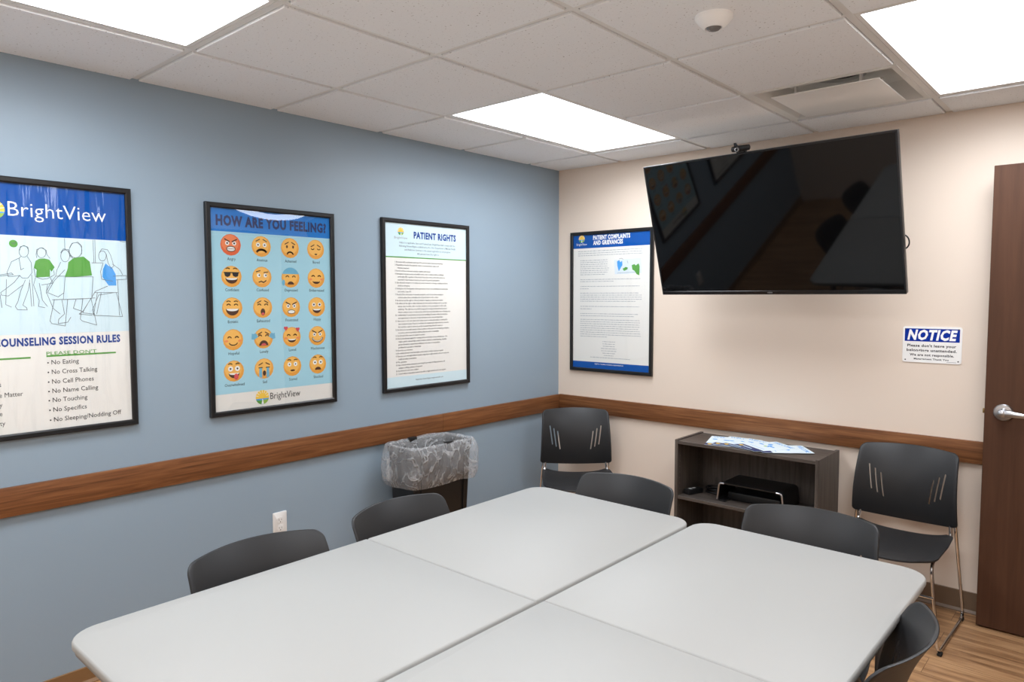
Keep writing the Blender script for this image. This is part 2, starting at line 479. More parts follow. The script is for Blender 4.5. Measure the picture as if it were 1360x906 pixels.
# ------------------------------------------------------------------ ceiling lights, vent, sensor
LIGHT_LABELS = ['lit ceiling light panel above the corner, between blue wall and television',
                'lit ceiling light panel at the upper left, above the poster of session rules',
                'lit ceiling light panel at the upper right, beside the air vent above the door',
                'lit ceiling light panel overhead at the near right, outside the picture']
for (c, r), lab in zip(LIGHTS, LIGHT_LABELS):
    x0, x1 = A0 + c * D + 0.013, A0 + (c + 1) * D - 0.013; y1, y0 = B0 - r * D - 0.013, B0 - (r + 2) * D + 0.013
    t = thing('ceiling_light', lab, 'light', ((x0 + x1) / 2, (y0 + y1) / 2, H + 0.003), group='ceiling light panels')
    sh = Vector(t.location)
    f = NB(); w = 0.014
    for lo, hi in (((x0, y0), (x1, y0 + w)), ((x0, y1 - w), (x1, y1)), ((x0, y0 + w), (x0 + w, y1 - w)), ((x1 - w, y0 + w), (x1, y1 - w))):
        box(f, (*lo, H + 0.001), (*hi, H + 0.03))
    box(f, (x0, y0, H + 0.03), (x1, y1, H + 0.06))
    obj('frame', f, white_metal, t, shift=sh)
    f = NB(); box(f, (x0 + w, y0 + w, H + 0.006), (x1 - w, y1 - w, H + 0.012)); obj('diffuser', f, panel_m, t, shift=sh)
    la = bpy.data.lights.new('panel_lamp', 'AREA'); la.shape = 'RECTANGLE'; la.size = x1 - x0 - 2 * w; la.size_y = y1 - y0 - 2 * w
    la.energy = PANEL_W; la.spread = math.radians(PANEL_SPREAD); la.color = (0.935, 0.985, 1.055)
    lo = bpy.data.objects.new('panel_lamp', la); C.objects.link(lo); lo.parent = t; lo.location = (0, 0, 0.0005)

vx0, vx1 = A0 + 2 * D + 0.012, A0 + 3 * D - 0.012; vy1, vy0 = B0 - 0.012, B0 - D + 0.012
vc = Vector(((vx0 + vx1) / 2, (vy0 + vy1) / 2, H))
t = thing('air_vent', 'square white ceiling air vent with hanging centre plate above the television', 'vent', vc)
f = NB(); hw = (vx1 - vx0) / 2
def sq(h, z): return [(-h, -h, z), (h, -h, z), (h, h, z), (-h, h, z)]
loft(f, [sq(hw, 0.004), sq(hw, -0.003), sq(hw - 0.022, -0.003), sq(hw - 0.03, 0.006), sq(hw - 0.075, 0.075), sq(hw - 0.15, 0.10)], cap0=False)
obj('pan', f, vent_metal, t)
f = NB(); lathe(f, [(0.115, 0.0985), (0.115, 0.085), (0.108, 0.085), (0.10, 0.099)], seg=40); obj('collar', f, vent_metal, t)
f = NB(); lathe(f, [(0.1, 0.097), (0.001, 0.0972)], seg=40); obj('duct_opening', f, dark_void, t)
f = NB(); box(f, (-0.214, -0.214, -0.017), (0.214, 0.214, -0.012), bevel=0.002, seg=2); obj('centre_plate', f, white_metal, t)
for sx in (-1, 1):
    for sy in (-1, 1):
        f = NB(); box(f, (sx * 0.13 - 0.004, sy * 0.15 - 0.012, -0.012), (sx * 0.13 + 0.004, sy * 0.15 + 0.012, 0.085)); obj('hanger', f, white_metal, t)

t = thing('occupancy_sensor', 'small round white ceiling sensor with a grey lens', 'sensor', (2.022, -1.83, H - 0.0072))
f = NB(); lathe(f, [(0.0575, 0), (0.0575, -0.007), (0.055, -0.011), (0.047, -0.022), (0.032, -0.036), (0.027, -0.038), (0.024, -0.036), (0.022, -0.030)], seg=48)
obj('housing', f, mat('sensor_white', (250, 250, 249), 0.4), t)
f = NB(); lathe(f, [(0.0215, -0.031), (0.0215, -0.037), (0.017, -0.042), (0.008, -0.0445), (0.0005, -0.045)], seg=32)
obj('lens', f, mat('sensor_lens', (118, 116, 114), 0.25), t)

# ------------------------------------------------------------------ printing: flat marks with their own plane
FONT_CACHE = {}


def glyphs(s, bold=0.0, res=2):
    key = (s, bold, res)
    if key in FONT_CACHE: return FONT_CACHE[key]
    cu = bpy.data.curves.new('lettering', 'FONT'); cu.body = s; cu.size = 1.0; cu.resolution_u = res; cu.offset = bold; cu.space_character = 1 + max(0, bold) * 2.4
    ob = bpy.data.objects.new('lettering', cu); C.objects.link(ob)
    dg = bpy.context.evaluated_depsgraph_get(); ev = ob.evaluated_get(dg); me = ev.to_mesh()
    vs_ = [(v.co.x, v.co.y) for v in me.vertices]; fs = [tuple(p.vertices) for p in me.polygons]
    ev.to_mesh_clear(); bpy.data.objects.remove(ob); bpy.data.curves.remove(cu)
    FONT_CACHE[key] = (vs_, fs)
    return vs_, fs


CAPH = max(y for x, y in glyphs('H')[0]) - min(y for x, y in glyphs('H')[0])


class Sheet:
    """a printed plane: origin O, unit vectors U (reading direction), V (up), N (towards the reader)"""
    def __init__(s, O, U, V, px=None):
        s.O = Vector(O); s.U = Vector(U); s.V = Vector(V); s.N = s.U.cross(s.V); s.px = px

    def uv(s, p):                                 # photo-crop coordinates -> plane coordinates
        u, v = s.px(*p); ax = max(range(3), key=lambda i: abs(s.N[i]))
        q = on(u, v, ax, s.O[ax]) - s.O
        return (q.dot(s.U), q.dot(s.V))

    def P(s, a, b, h=0.0): return s.O + s.U * a + s.V * b + s.N * h

    def poly(s, bm, pts, h, mi=0):
        f = bm.faces.new([bm.verts.new(s.P(a, b, h)) for a, b in pts]); f.material_index = mi
        return f

    def ell(s, bm, c, rx, ry, h, mi=0, n=20, a0=0, a1=2 * PI, rot=0.0):
        full = abs(a1 - a0) > 6.28; k = n if full else n + 1; cr, sr = math.cos(rot), math.sin(rot); pts = []
        for i in range(k):
            a = a0 + (a1 - a0) * i / n; x, y = rx * math.cos(a), ry * math.sin(a)
            pts.append((c[0] + x * cr - y * sr, c[1] + x * sr + y * cr))
        s.poly(bm, pts, h, mi)

    def stroke(s, bm, pts, w, h, mi=0, closed=False):
        pts = [Vector(p) for p in pts]
        if closed: pts = pts + [pts[0]]
        for a, b in zip(pts, pts[1:]):
            d = b - a
            if d.length < 1e-7: continue
            d.normalize(); n = Vector((-d.y, d.x)) * w / 2; e = d * w * 0.35
            s.poly(bm, [a - e + n, b + e + n, b + e - n, a - e - n], h, mi)

    def text(s, bm, string, p0, p1=None, cap=0.01, bold=0.0, h=0.001, mi=0, shear=0.0, align='l', up=None, res=2, squeeze=1.0):
        """p0 baseline start; p1 baseline end (fits the width) or None (natural width x squeeze)"""
        vs_, fs = glyphs(string, bold, res)
        if not vs_: return
        x0 = min(x for x, y in vs_); x1 = max(x for x, y in vs_)
        k = cap / CAPH; p0 = Vector(p0)
        if p1 is not None: d = (Vector(p1) - p0) / (x1 - x0)
        else:
            d = Vector((k * squeeze, 0))
            if align == 'c': p0 = p0 - d * (x1 - x0) / 2
            if align == 'r': p0 = p0 - d * (x1 - x0)
        up = Vector(up) / CAPH if up else Vector((0, k))
        vv = []
        for x, y in vs_:
            q = p0 + d * (x - x0 + shear * y) + up * y; vv.append(bm.verts.new(s.P(q.x, q.y, h)))
        for f in fs:
            try: bm.faces.new([vv[i] for i in f]).material_index = mi
            except ValueError: pass


def part(name, bm, mats, parent, O): return obj(name, bm, mats, parent, shift=O, recalc=False)


def poster_frame(root, S, u0, u1, v0, v1, O, w=0.022, curl=None, film=None):
    """mitred black frame, backing board, paper and clear plastic glazing"""
    f = NB()
    prof = [(0, -0.009), (0, 0.009), (0.004, 0.0125), (w - 0.005, 0.0125), (w, 0.008), (w, -0.009)]
    loops = []
    for ins, h in prof:
        loops.append([S.P(a, b, h) for a, b in ((u0 + ins, v0 + ins), (u1 - ins, v0 + ins), (u1 - ins, v1 - ins), (u0 + ins, v1 - ins))])
    rs = [[f.verts.new(p) for p in L] for L in loops]
    for A, B in zip(rs, rs[1:] + rs[:1]):
        for k in range(4): f.faces.new((A[k], A[(k + 1) % 4], B[(k + 1) % 4], B[k]))
    obj('frame', f, black_frame, root, shift=O)
    f = NB(); a, b = (u0 + w, v0 + w), (u1 - w, v1 - w)
    loft(f, [[S.P(x, y, h) for x, y in ((a[0], a[1]), (b[0], a[1]), (b[0], b[1]), (a[0], b[1]))] for h in (-0.009, -0.001)])
    obj('backing_board', f, mat('grey_board', (120, 112, 100), 0.8), root, shift=O)
    f = NB(); nu, nv = (40, 130) if curl else (24, 40); g = []
    for j in range(nv + 1):
        row = []
        for i in range(nu + 1):
            x = a[0] + (b[0] - a[0]) * i / nu; y = a[1] + (b[1] - a[1]) * j / nv
            row.append(f.verts.new(S.P(x, y, 0.0062 - (curl(x, y) if curl else 0.0))))
        g.append(row)
    for j in range(nv):
        for i in range(nu): f.faces.new((g[j][i], g[j][i + 1], g[j + 1][i + 1], g[j + 1][i]))
    obj('glazing', f, film or glaze_m, root, shift=O, recalc=False)


def logo(S, bm, c, r, h, idx):
    """round emblem: yellow sun with rays above a blue sweep and two green fields; idx = (yellow, blue, green, lime, white)"""
    Y, B, G, L, Wt = idx
    S.ell(bm, c, r, r, h, Y, 28)
    for k in range(7):
        a = PI * (0.08 + 0.84 * k / 6)
        S.stroke(bm, [(c[0] + r * 0.62 * math.cos(a), c[1] + r * 0.62 * math.sin(a)), (c[0] + r * 0.98 * math.cos(a), c[1] + r * 0.98 * math.sin(a))], r * 0.07, h + 0.0003, Wt)
    S.ell(bm, c, r, r, h + 0.0004, B, 20, PI * 1.06, PI * 1.94)
    def pie(a0, a1, apex, mi):
        S.poly(bm, [(c[0] + apex[0] * r, c[1] + apex[1] * r)] + [(c[0] + r * math.cos(a0 + (a1 - a0) * k / 10), c[1] + r * math.sin(a0 + (a1 - a0) * k / 10)) for k in range(11)], h + 0.0006, mi)
    pie(PI * 1.12, PI * 1.45, (-0.05, -0.42), G); pie(PI * 1.55, PI * 1.90, (0.08, -0.42), L)
    S.poly(bm, [(c[0] - r * 0.16, c[1] - r * 0.96), (c[0] + r * 0.2, c[1] - r * 0.96), (c[0] + r * 0.05, c[1] - r * 0.25), (c[0] - r * 0.02, c[1] - r * 0.25)], h + 0.0008, Wt)


UY, UX, UZ = (0, 1, 0), (1, 0, 0), (0, 0, 1)
SH = 0.010       # distance of a printed sheet from its wall
K = 0.0003       # one printing layer


def rect(u0, u1, v0, v1): return [(u0, v0), (u1, v0), (u1, v1), (u0, v1)]


# ---- poster of session rules (largest at the left edge)
P1U0, P1U1, P1V0, P1V1 = -3.445, -2.797, 1.0, 1.944
O = Vector((SH, -3.12, 1.47))
p1 = thing('framed_poster', 'black framed poster of session rules with blue header at the left picture edge', 'poster', O, group='framed posters')
S = Sheet((SH, 0, 0), UY, UZ, lambda x, y: (x * 260 / 620, 220 + y * 380 / 906))
poster_frame(p1, S, P1U0, P1U1, P1V0, P1V1, O, film=glaze_wavy_m)
i0, i1, j0, j1 = P1U0 + 0.02, P1U1 - 0.02, P1V0 + 0.02, P1V1 - 0.02
f = NB(); S.poly(f, rect(i0, i1, j0, j1), 0); sheet = part('printed_sheet', f, paper, p1, O)
vb = S.uv((300, 234))[1]; vp = S.uv((300, 527))[1]
f = NB(); S.poly(f, rect(i0, i1, vb, j1), K)
part('header_band', f, ink_header, sheet, O)
f = NB()
a, b = S.uv((25, 158)), S.uv((336, 179)); S.text(f, 'BrightView', a, (b[0], a[1]), S.uv((25, 112))[1] - a[1], -0.006, 2 * K, 0)
part('header_lettering', f, ink_white, sheet, O)
f = NB(); cc = S.uv((-22, 138)); logo(S, f, cc, 0.034, 2 * K, (0, 1, 2, 3, 4))
part('emblem', f, [ink_yellow, ink_sky, ink_green, ink_lime, ink_white], sheet, O)
f = NB(); S.poly(f, rect(i0, i1, vp, vb), K, 0)
LW = 0.0016
def ln(*pts, w=LW, h=4): S.stroke(f, [S.uv(p) for p in pts], w, h * K, 1)
def pg(mi, *pts, h=3): S.poly(f, [S.uv(p) for p in pts], h * K, mi)
def el(mi, c, rx, ry, h=3):
    e = S.uv((c[0] + rx, c[1])); g = S.uv((c[0], c[1] - ry)); q = S.uv(c); S.ell(f, q, e[0] - q[0], g[1] - q[1], h * K, mi)
def elo(c, rx, ry, a0=0, a1=360):
    ln(*[(c[0] + rx * math.cos(math.radians(a0 + (a1 - a0) * k / 16)), c[1] - ry * math.sin(math.radians(a0 + (a1 - a0) * k / 16))) for k in range(17)])
el(2, (42, 247), 14, 12); ln((36, 244), (42, 248), (50, 242), w=0.002)
ln((204, 231), (205, 266)); ln((294, 236), (297, 308)); ln((300, 236), (302, 308)); ln((290, 308), (326, 308)); ln((380, 240), (396, 242))
# seated man at the left, legs crossed
elo((75, 272), 15, 18); ln((62, 268), (64, 257), (75, 253), (88, 258), (90, 270))
ln((66, 288), (60, 293), (36, 304), (22, 338), (26, 352), (62, 348)); ln((86, 288), (99, 308), (101, 340), (88, 356), (70, 356), (62, 348)); ln((60, 293), (66, 330), (75, 325))
ln((62, 348), (44, 370), (16, 392), (2, 402), (4, 410), (26, 413), (40, 402), (72, 378)); ln((80, 362), (66, 395), (56, 432), (48, 446), (55, 456), (86, 457), (84, 450), (72, 442), (90, 392), (94, 362))
ln((100, 346), (104, 400), (107, 445)); ln((94, 372), (100, 446)); ln((20, 360), (18, 440), (36, 448)); ln((0, 346), (36, 340), (42, 345), (0, 350)); ln((0, 410), (6, 450))
# woman in green
elo((131, 276), 14, 16); ln((114, 282), (116, 266), (130, 260), (146, 268), (148, 282), (158, 294)); ln((114, 282), (116, 292))
pg(2, (112, 302), (124, 295), (140, 294), (156, 298), (173, 322), (163, 336), (158, 328), (158, 352), (114, 354), (116, 330), (107, 324))
ln((107, 326), (112, 352), (134, 360), (150, 358)); ln((170, 332), (172, 346), (150, 358)); ln((112, 355), (106, 378), (124, 428), (122, 446), (142, 450)); ln((124, 372), (134, 426), (150, 446)); ln((158, 355), (168, 372), (132, 378)); ln((150, 378), (146, 404))
# person in profile behind
elo((206, 286), 14, 19); ln((192, 276), (200, 264), (216, 266), (222, 290)); ln((192, 306), (180, 330), (176, 350), (205, 350)); ln((176, 350), (160, 372), (146, 400), (168, 452), (190, 470))
# man in green, back turned, on his chair
el(0, (239, 268), 20, 23, 4); elo((239, 268), 20, 24); ln((220, 262), (228, 246), (246, 242), (258, 254), (258, 280)); ln((222, 284), (230, 294))
pg(2, (216, 306), (234, 292), (264, 288), (284, 304), (291, 348), (240, 352), (205, 352), (214, 326))
ln((205, 330), (172, 364), (150, 402), (184, 416), (206, 400)); pg(0, (206, 353), (294, 352), (290, 420), (200, 424), h=5); ln((206, 353), (294, 352), (290, 420), (200, 424), (206, 353), h=6)
ln((165, 425), (300, 419)); ln((172, 424), (158, 492), (164, 500), (206, 508), (214, 424)); ln((262, 421), (254, 486), (260, 492), (306, 505), (288, 420))
ln((196, 426), (204, 470), (186, 486), (184, 500), (214, 496), (224, 480)); ln((240, 424), (232, 452), (262, 462), (276, 440)); ln((262, 462), (250, 470), (292, 474))
# woman in blue at the table
elo((324, 286), 12, 16); ln((314, 276), (322, 264), (340, 266), (350, 284), (360, 318), (352, 326)); ln((336, 280), (342, 308), (352, 326))
pg(3, (334, 310), (344, 318), (354, 322), (366, 344), (368, 380), (344, 380), (324, 352), (326, 328))
ln((326, 310), (318, 336), (322, 360), (356, 366)); ln((356, 312), (378, 328), (388, 346)); ln((358, 350), (400, 348), (400, 360), (368, 362)); ln((372, 362), (378, 474))
ln((340, 382), (302, 398), (268, 452), (262, 466), (296, 470), (292, 458), (312, 410), (362, 402)); ln((308, 402), (296, 474), (388, 478), (368, 402)); ln((300, 402), (372, 402)); ln((320, 404), (306, 470))
part('illustration', f, [ink_pale, ink_line, ink_green, ink_sky], sheet, O)
f = NB()
a, b = S.uv((0, 572)), S.uv((381, 557)); bw = b[0] - a[0]
S.text(f, 'COUNSELING SESSION RULES', (b[0] - bw * 24.1 / 23, b[1]), b, S.uv((372, 536))[1] - b[1], 0.042, 2 * K, 0)
part('title_lettering', f, ink_title, sheet, O)
f = NB()
a, b = S.uv((147, 599)), S.uv((306, 592)); S.text(f, "PLEASE DON'T", (a[0], b[1]), b, 0.0125, 0.006, 2 * K, 0)
c, d = S.uv((147, 608)), S.uv((367, 598)); S.poly(f, rect(c[0], d[0], c[1] + 0.002, c[1] + 0.008), 2 * K, 0)
c, d = S.uv((-70, 611)), S.uv((97, 610)); S.poly(f, rect(c[0], d[0], d[1] - 0.001, d[1] + 0.005), 2 * K, 0)
part('green_heading', f, ink_green, sheet, O)
f = NB()
for s_, x0, y0, x1, y1 in (('No Eating', 163, 629, 250, 625), ('No Cross Talking', 164, 659, 308, 651), ('No Cell Phones', 165, 690, 297, 681), ('No Name Calling', 166, 719, 311, 709),
                           ('No Touching', 167, 748, 277, 740), ('No Specifics', 169, 778, 275, 770), ('No Sleeping/Nodding Off', 171, 808, 384, 789)):
    a, b = S.uv((x0, y0)), S.uv((x1, y1)); z = (a[1] + b[1]) / 2
    S.text(f, s_, (a[0], z), (b[0], z), 0.0165, 0.003, 2 * K, 0)
    q = S.uv((x0 - 11, y0 - 6)); S.ell(f, (q[0], z + 0.007), 0.0028, 0.0028, 2 * K, 0, 10)
part('rules_lettering', f, ink_dark, sheet, O); f = NB()
for s_, x1, y1 in (('Feelings', 4, 701), ('People Matter', 73, 729), ('Honesty', 8, 765), ('Be On Time', 8, 793), ('Confidentiality', 17, 823)):
    S.text(f, s_, S.uv((x1, y1)), None, 0.0165, 0.0, 2 * K, 0, align='r', squeeze=0.86)
part('rules_lettering', f, ink_dark, sheet, O)
del ln, pg, el, elo

# ---- poster of feelings
O = Vector((SH, -2.17, 1.455))
p2 = thing('framed_poster', 'black framed poster with rows of yellow smiley faces on pale blue', 'poster', O, group='framed posters')
S = Sheet((SH, 0, 0), UY, UZ, lambda x, y: (260 + x * 200 / 604, 260 + y * 300 / 906))
u0, u1, v0, v1 = -2.497, -1.847, 0.985, 1.926
cm, ce = S.uv((312, 108)), S.uv((440, 76))
def top_curl(x, y):                               # the clear plastic sheet bows back under the top of its frame
    v0_ = cm[1] - 0.062 + 0.046 * ((x - cm[0]) / (ce[0] - cm[0])) ** 2
    return 0.2 * max(0.0, y - v0_) ** 2
poster_frame(p2, S, u0, u1, v0, v1, O, curl=top_curl, film=glaze_curl_m)
i0, i1, j0, j1 = u0 + 0.02, u1 - 0.02, v0 + 0.02, v1 - 0.02
f = NB(); S.poly(f, rect(i0, i1, j0, j1), 0); sheet = part('printed_sheet', f, paper, p2, O)
vb = S.uv((300, 156))[1]; vf = S.uv((300, 777))[1]
f = NB(); S.poly(f, rect(i0, i1, vb, j1), K); part('header_band', f, mat('ink_feel_blue', (44, 130, 214), 0.6, spec=0.15), sheet, O)
f = NB(); S.poly(f, rect(i0, i1, vf, vb), K); part('pale_blue_field', f, ink_aqua, sheet, O)
f = NB(); a, b = S.uv((80, 120)), S.uv((522, 144)); z = (a[1] + b[1]) / 2
S.text(f, 'HOW ARE YOU FEELING?', (a[0], z), (b[0], z), S.uv((80, 82))[1] - a[1], 0.05, 2 * K); part('title_lettering', f, ink_navy, sheet, O)
f = NB(); a, b = S.uv((299, 815)), S.uv((419, 803)); z = (a[1] + b[1]) / 2
S.text(f, 'BrightView', (a[0], z), (b[0], z), 0.030, 0.0, 2 * K); part('footer_lettering', f, ink_dark, sheet, O)
f = NB(); logo(S, f, S.uv((267, 808)), 0.033, 2 * K, (0, 1, 2, 3, 4)); part('emblem', f, [ink_yellow, ink_sky, ink_green, ink_lime, ink_white], sheet, O)

FM = [ink_face, ink_face_hi, ink_brown, ink_white, ink_tongue, ink_blush, ink_tear, black_frame, ink_dark]


def face(S, c, R, kind, name):
    f = NB(); h = [2 * K]
    def T(p): return (c[0] + p[0] * R, c[1] + p[1] * R)
    def L(): h[0] += K * 0.5; return h[0]
    def e(p, rx, ry, mi, a0=0, a1=2 * PI, rot=0): S.ell(f, T(p), rx * R, ry * R, L(), mi, 16, a0, a1, rot)
    def st(pts, w, mi=2): S.stroke(f, [T(p) for p in pts], w * R, L(), mi)
    def pl(pts, mi): S.poly(f, [T(p) for p in pts], L(), mi)
    def arc(p, rx, ry, a0, a1, w, mi=2):
        st([(p[0] + rx * math.cos(math.radians(a0 + (a1 - a0) * k / 8)), p[1] + ry * math.sin(math.radians(a0 + (a1 - a0) * k / 8))) for k in range(9)], w, mi)
    e((0, 0), 1, 1, 0); e((-0.06, 0.14), 0.84, 0.8, 1)
    def eyes(r=0.2, pr=0.09, y=0.2, dx=0.34, off=(0, 0)):
        for s in (-1, 1): e((s * dx, y), r, r, 3); e((s * dx + off[0], y + off[1]), pr, pr, 8)
    def dots(y=0.15, dx=0.34, rx=0.1, ry=0.15):
        for s in (-1, 1): e((s * dx, y), rx, ry, 2)
    def happy(y=0.12):
        for s in (-1, 1): arc((s * 0.36, y), 0.17, 0.17, 20, 160, 0.09)
    def shut(y=0.15):
        for s in (-1, 1): arc((s * 0.36, y + 0.12), 0.17, 0.14, 200, 340, 0.08)
    def brows(kind_, y=0.55):
        for s in (-1, 1):
            if kind_ == 'angry': st([(s * 0.58, y + 0.1), (s * 0.14, y - 0.12)], 0.11)
            elif kind_ == 'sad': st([(s * 0.56, y - 0.1), (s * 0.18, y + 0.1)], 0.09)
            else: arc((s * 0.36, y - 0.08), 0.2, 0.14, 30, 150, 0.08)
    def grin(y=-0.12, w=0.56, d=0.5, tongue=False):
        e((0, y), w, d, 2, PI, 2 * PI); e((0, y), w * 0.92, d * 0.36, 3, PI, 2 * PI)
        if tongue: e((0.2, y - d * 0.75), 0.22, 0.3, 4)
    def smile(y=-0.2): arc((0, y), 0.42, 0.3, 200, 340, 0.09)
    def frown(y=-0.55): e((0, y), 0.36, 0.3, 2, 0, PI)
    def blush():
        for s in (-1, 1): e((s * 0.66, -0.12), 0.18, 0.12, 5)
    if kind == 'Angry': eyes(0.2, 0.09, 0.15); brows('angry', 0.42); e((0, -0.38), 0.46, 0.28, 2); e((0, -0.38), 0.4, 0.2, 3); st([(-0.4, -0.38), (0.4, -0.38)], 0.04)
    elif kind == 'Anxious': eyes(0.21, 0.08, 0.15); brows('sad', 0.58); arc((0, -0.62), 0.5, 0.32, 20, 160, 0.2)
    elif kind == 'Ashamed': dots(0.12); brows('sad', 0.46); arc((0, -0.7), 0.34, 0.3, 20, 160, 0.14)
    elif kind == 'Bored': shut(0.0); brows('sad', 0.36); e((0, -0.5), 0.16, 0.07, 2)
    elif kind == 'Confident':
        for s in (-1, 1): pl([(s * 0.08, 0.34), (s * 0.72, 0.38), (s * 0.64, 0.04), (s * 0.4, -0.06), (s * 0.14, 0.06)], 8)
        st([(-0.72, 0.36), (0.72, 0.36)], 0.1, 8); brows('up', 0.72); grin(-0.16, 0.6, 0.5)
    elif kind == 'Confused': eyes(0.19, 0.08, 0.16, off=(0.06, 0.02)); st([(-0.6, 0.5), (-0.2, 0.62)], 0.09); st([(0.2, 0.44), (0.6, 0.5)], 0.09); st([(-0.34, -0.5), (-0.1, -0.4), (0.14, -0.52), (0.4, -0.34)], 0.1)
    elif kind == 'Depressed': e((0, 0.02), 0.98, 0.98, 6, 0.35, PI - 0.35); happy(0.0); e((-0.8, -0.5), 0.16, 0.3, 6); frown(-0.68)
    elif kind == 'Embarrassed': blush(); happy(0.1); smile(-0.25); e((0, -0.36), 0.3, 0.16, 2, PI, 2 * PI)
    elif kind == 'Ecstatic': happy(0.2); brows('up', 0.6); grin(-0.08, 0.64, 0.62)
    elif kind == 'Exhausted': happy(0.18); brows('sad', 0.56); e((0, -0.42), 0.24, 0.34, 2); e((0, -0.6), 0.16, 0.12, 4)
    elif kind == 'Frustrated': eyes(0.19, 0.08, 0.12); brows('angry', 0.4); e((0, -0.46), 0.42, 0.22, 2); e((0, -0.46), 0.37, 0.16, 3)
    elif kind == 'Happy': eyes(0.2, 0.1, 0.24); grin(-0.22, 0.5, 0.42)
    elif kind == 'Hopeful': blush(); happy(0.12); smile(-0.22)
    elif kind == 'Lonely':
        for s in (-1, 1): pl([(s * 0.5, 0.2), (s * 1.2, 0.5), (s * 1.25, -0.05), (s * 0.95, -0.1)], 6); e((s * 0.86, 0.34), 0.2, 0.16, 6)
        happy(0.16); brows('sad', 0.5); e((0, -0.7), 0.48, 0.5, 2, 0, PI); e((0, -0.68), 0.26, 0.2, 4, 0, PI)
    elif kind == 'Loved':
        blush(); happy(0.08); grin(-0.22, 0.46, 0.34)
        for s in (-1, 1):
            q = (s * 0.66, 0.88 if s < 0 else 0.74); r = 0.2
            for t_ in (-1, 1): e((q[0] + t_ * r * 0.5, q[1] + 0.06), r * 0.62, r * 0.62, 4)
            pl([(q[0] - r * 1.05, q[1]), (q[0], q[1] - r * 1.3), (q[0] + r * 1.05, q[1])], 4)
    elif kind == 'Mischievous': eyes(0.18, 0.08, 0.14); brows('angry', 0.44); arc((0, -0.1), 0.6, 0.5, 195, 345, 0.16); arc((0, -0.1), 0.58, 0.47, 200, 340, 0.09, 3)
    elif kind == 'Overwhelmed': eyes(0.25, 0.09, 0.22); brows('up', 0.66); grin(-0.2, 0.54, 0.46, True)
    elif kind == 'Sad':
        for s in (-1, 1): st([(s * 0.56, 0.1), (s * 0.2, 0.1)], 0.1); pl([(s * 0.5, 0.06), (s * 0.24, 0.06), (s * 0.22, -0.9), (s * 0.56, -0.8)], 6)
        brows('sad', 0.46); e((0, -0.45), 0.17, 0.26, 2)
    elif kind == 'Scared': eyes(0.22, 0.07, 0.2); brows('up', 0.62); e((0, -0.42), 0.26, 0.09, 2)
    elif kind == 'Shocked': eyes(0.24, 0.09, 0.2); brows('up', 0.7); frown(-0.58)
    ms = list(FM)
    if kind == 'Angry': ms[0], ms[1] = ink_face_red, ink_face_red_hi
    return part(name, f, ms, sheet, O)


FC = [[(140, 198), (262, 206), (377, 208), (480, 215)], [(142, 325), (264, 325), (382, 332), (483, 328)], [(146, 448), (268, 448), (384, 450), (485, 446)],
      [(150, 578), (272, 572), (384, 567), (487, 560)], [(154, 706), (276, 692), (386, 682), (489, 675)]]
FT = [[260, 264, 268, 271], [384, 384, 385, 383], [512, 507, 503, 500], [639, 632, 622, 615], [765, 753, 741, 728]]
FN = [['Angry', 'Anxious', 'Ashamed', 'Bored'], ['Confident', 'Confused', 'Depressed', 'Embarrassed'], ['Ecstatic', 'Exhausted', 'Frustrated', 'Happy'],
      ['Hopeful', 'Lonely', 'Loved', 'Mischievous'], ['Overwhelmed', 'Sad', 'Scared', 'Shocked']]
cols = [sum(S.uv(FC[r][c])[0] for r in range(5)) / 5 for c in range(4)]
for r in range(5):
    zc = sum(S.uv(FC[r][c])[1] for c in range(4)) / 4; zt = sum(S.uv((FC[r][c][0], FT[r][c]))[1] for c in range(4)) / 4
    for c in range(4):
        fo = face(S, (cols[c], zc), 0.0475, FN[r][c], 'smiley_face'); fo['label'] = f'round smiley face captioned {FN[r][c]}'
        f = NB(); S.text(f, FN[r][c], (cols[c] + 0.002, zt), None, 0.0125, 0.001, 2 * K, 0, align='c', squeeze=0.88); part('caption', f, ink_dark, sheet, O)

# ---- poster of patient rights
O = Vector((SH, -1.225, 1.465))
p3 = thing('framed_poster', 'black framed white poster with blue PATIENT RIGHTS heading and green line', 'poster', O, group='framed posters')
S = Sheet((SH, 0, 0), UY, UZ, lambda x, y: (490 + x * 150 / 523, 270 + y * 260 / 906))
u0, u1, v0, v1 = -1.548, -0.896, 0.994, 1.936
poster_frame(p3, S, u0, u1, v0, v1, O)
i0, i1, j0, j1 = u0 + 0.02, u1 - 0.02, v0 + 0.02, v1 - 0.02
f = NB(); S.poly(f, rect(i0, i1, j0, j1), 0); sheet = part('printed_sheet', f, paper, p3, O)
vg = (S.uv((90, 250))[1] + S.uv((450, 262))[1]) / 2; vf = (S.uv((99, 806))[1] + S.uv((458, 770))[1]) / 2
f = NB(); S.poly(f, rect(i0, i1, vg, j1), K); part('header_band', f, ink_pale, sheet, O)
f = NB(); S.poly(f, rect(i0, i1, j0, vf), K); part('footer_band', f, ink_pale, sheet, O)
f = NB(); S.poly(f, rect(i0, i1, vg - 0.003, vg + 0.003), 2 * K); part('green_line', f, ink_green, sheet, O)
f = NB(); a, b = S.uv((207, 165)), S.uv((402, 174)); z = (a[1] + b[1]) / 2
S.text(f, 'PATIENT RIGHTS', (a[0], z), (b[0], z), 0.034, 0.045, 2 * K); part('title_lettering', f, ink_title, sheet, O)
f = NB(); logo(S, f, S.uv((147, 130)), 0.021, 2 * K, (0, 1, 2, 3, 4)); part('emblem', f, [ink_yellow, ink_sky, ink_green, ink_lime, ink_white], sheet, O)
f = NB(); a, b = S.uv((117, 162)), S.uv((178, 163)); S.text(f, 'BrightView', a, (b[0], a[1]), 0.012, 0, 2 * K); part('small_lettering', f, ink_grey, sheet, O)
f = NB()
uc = (i0 + i1) / 2 + 0.005
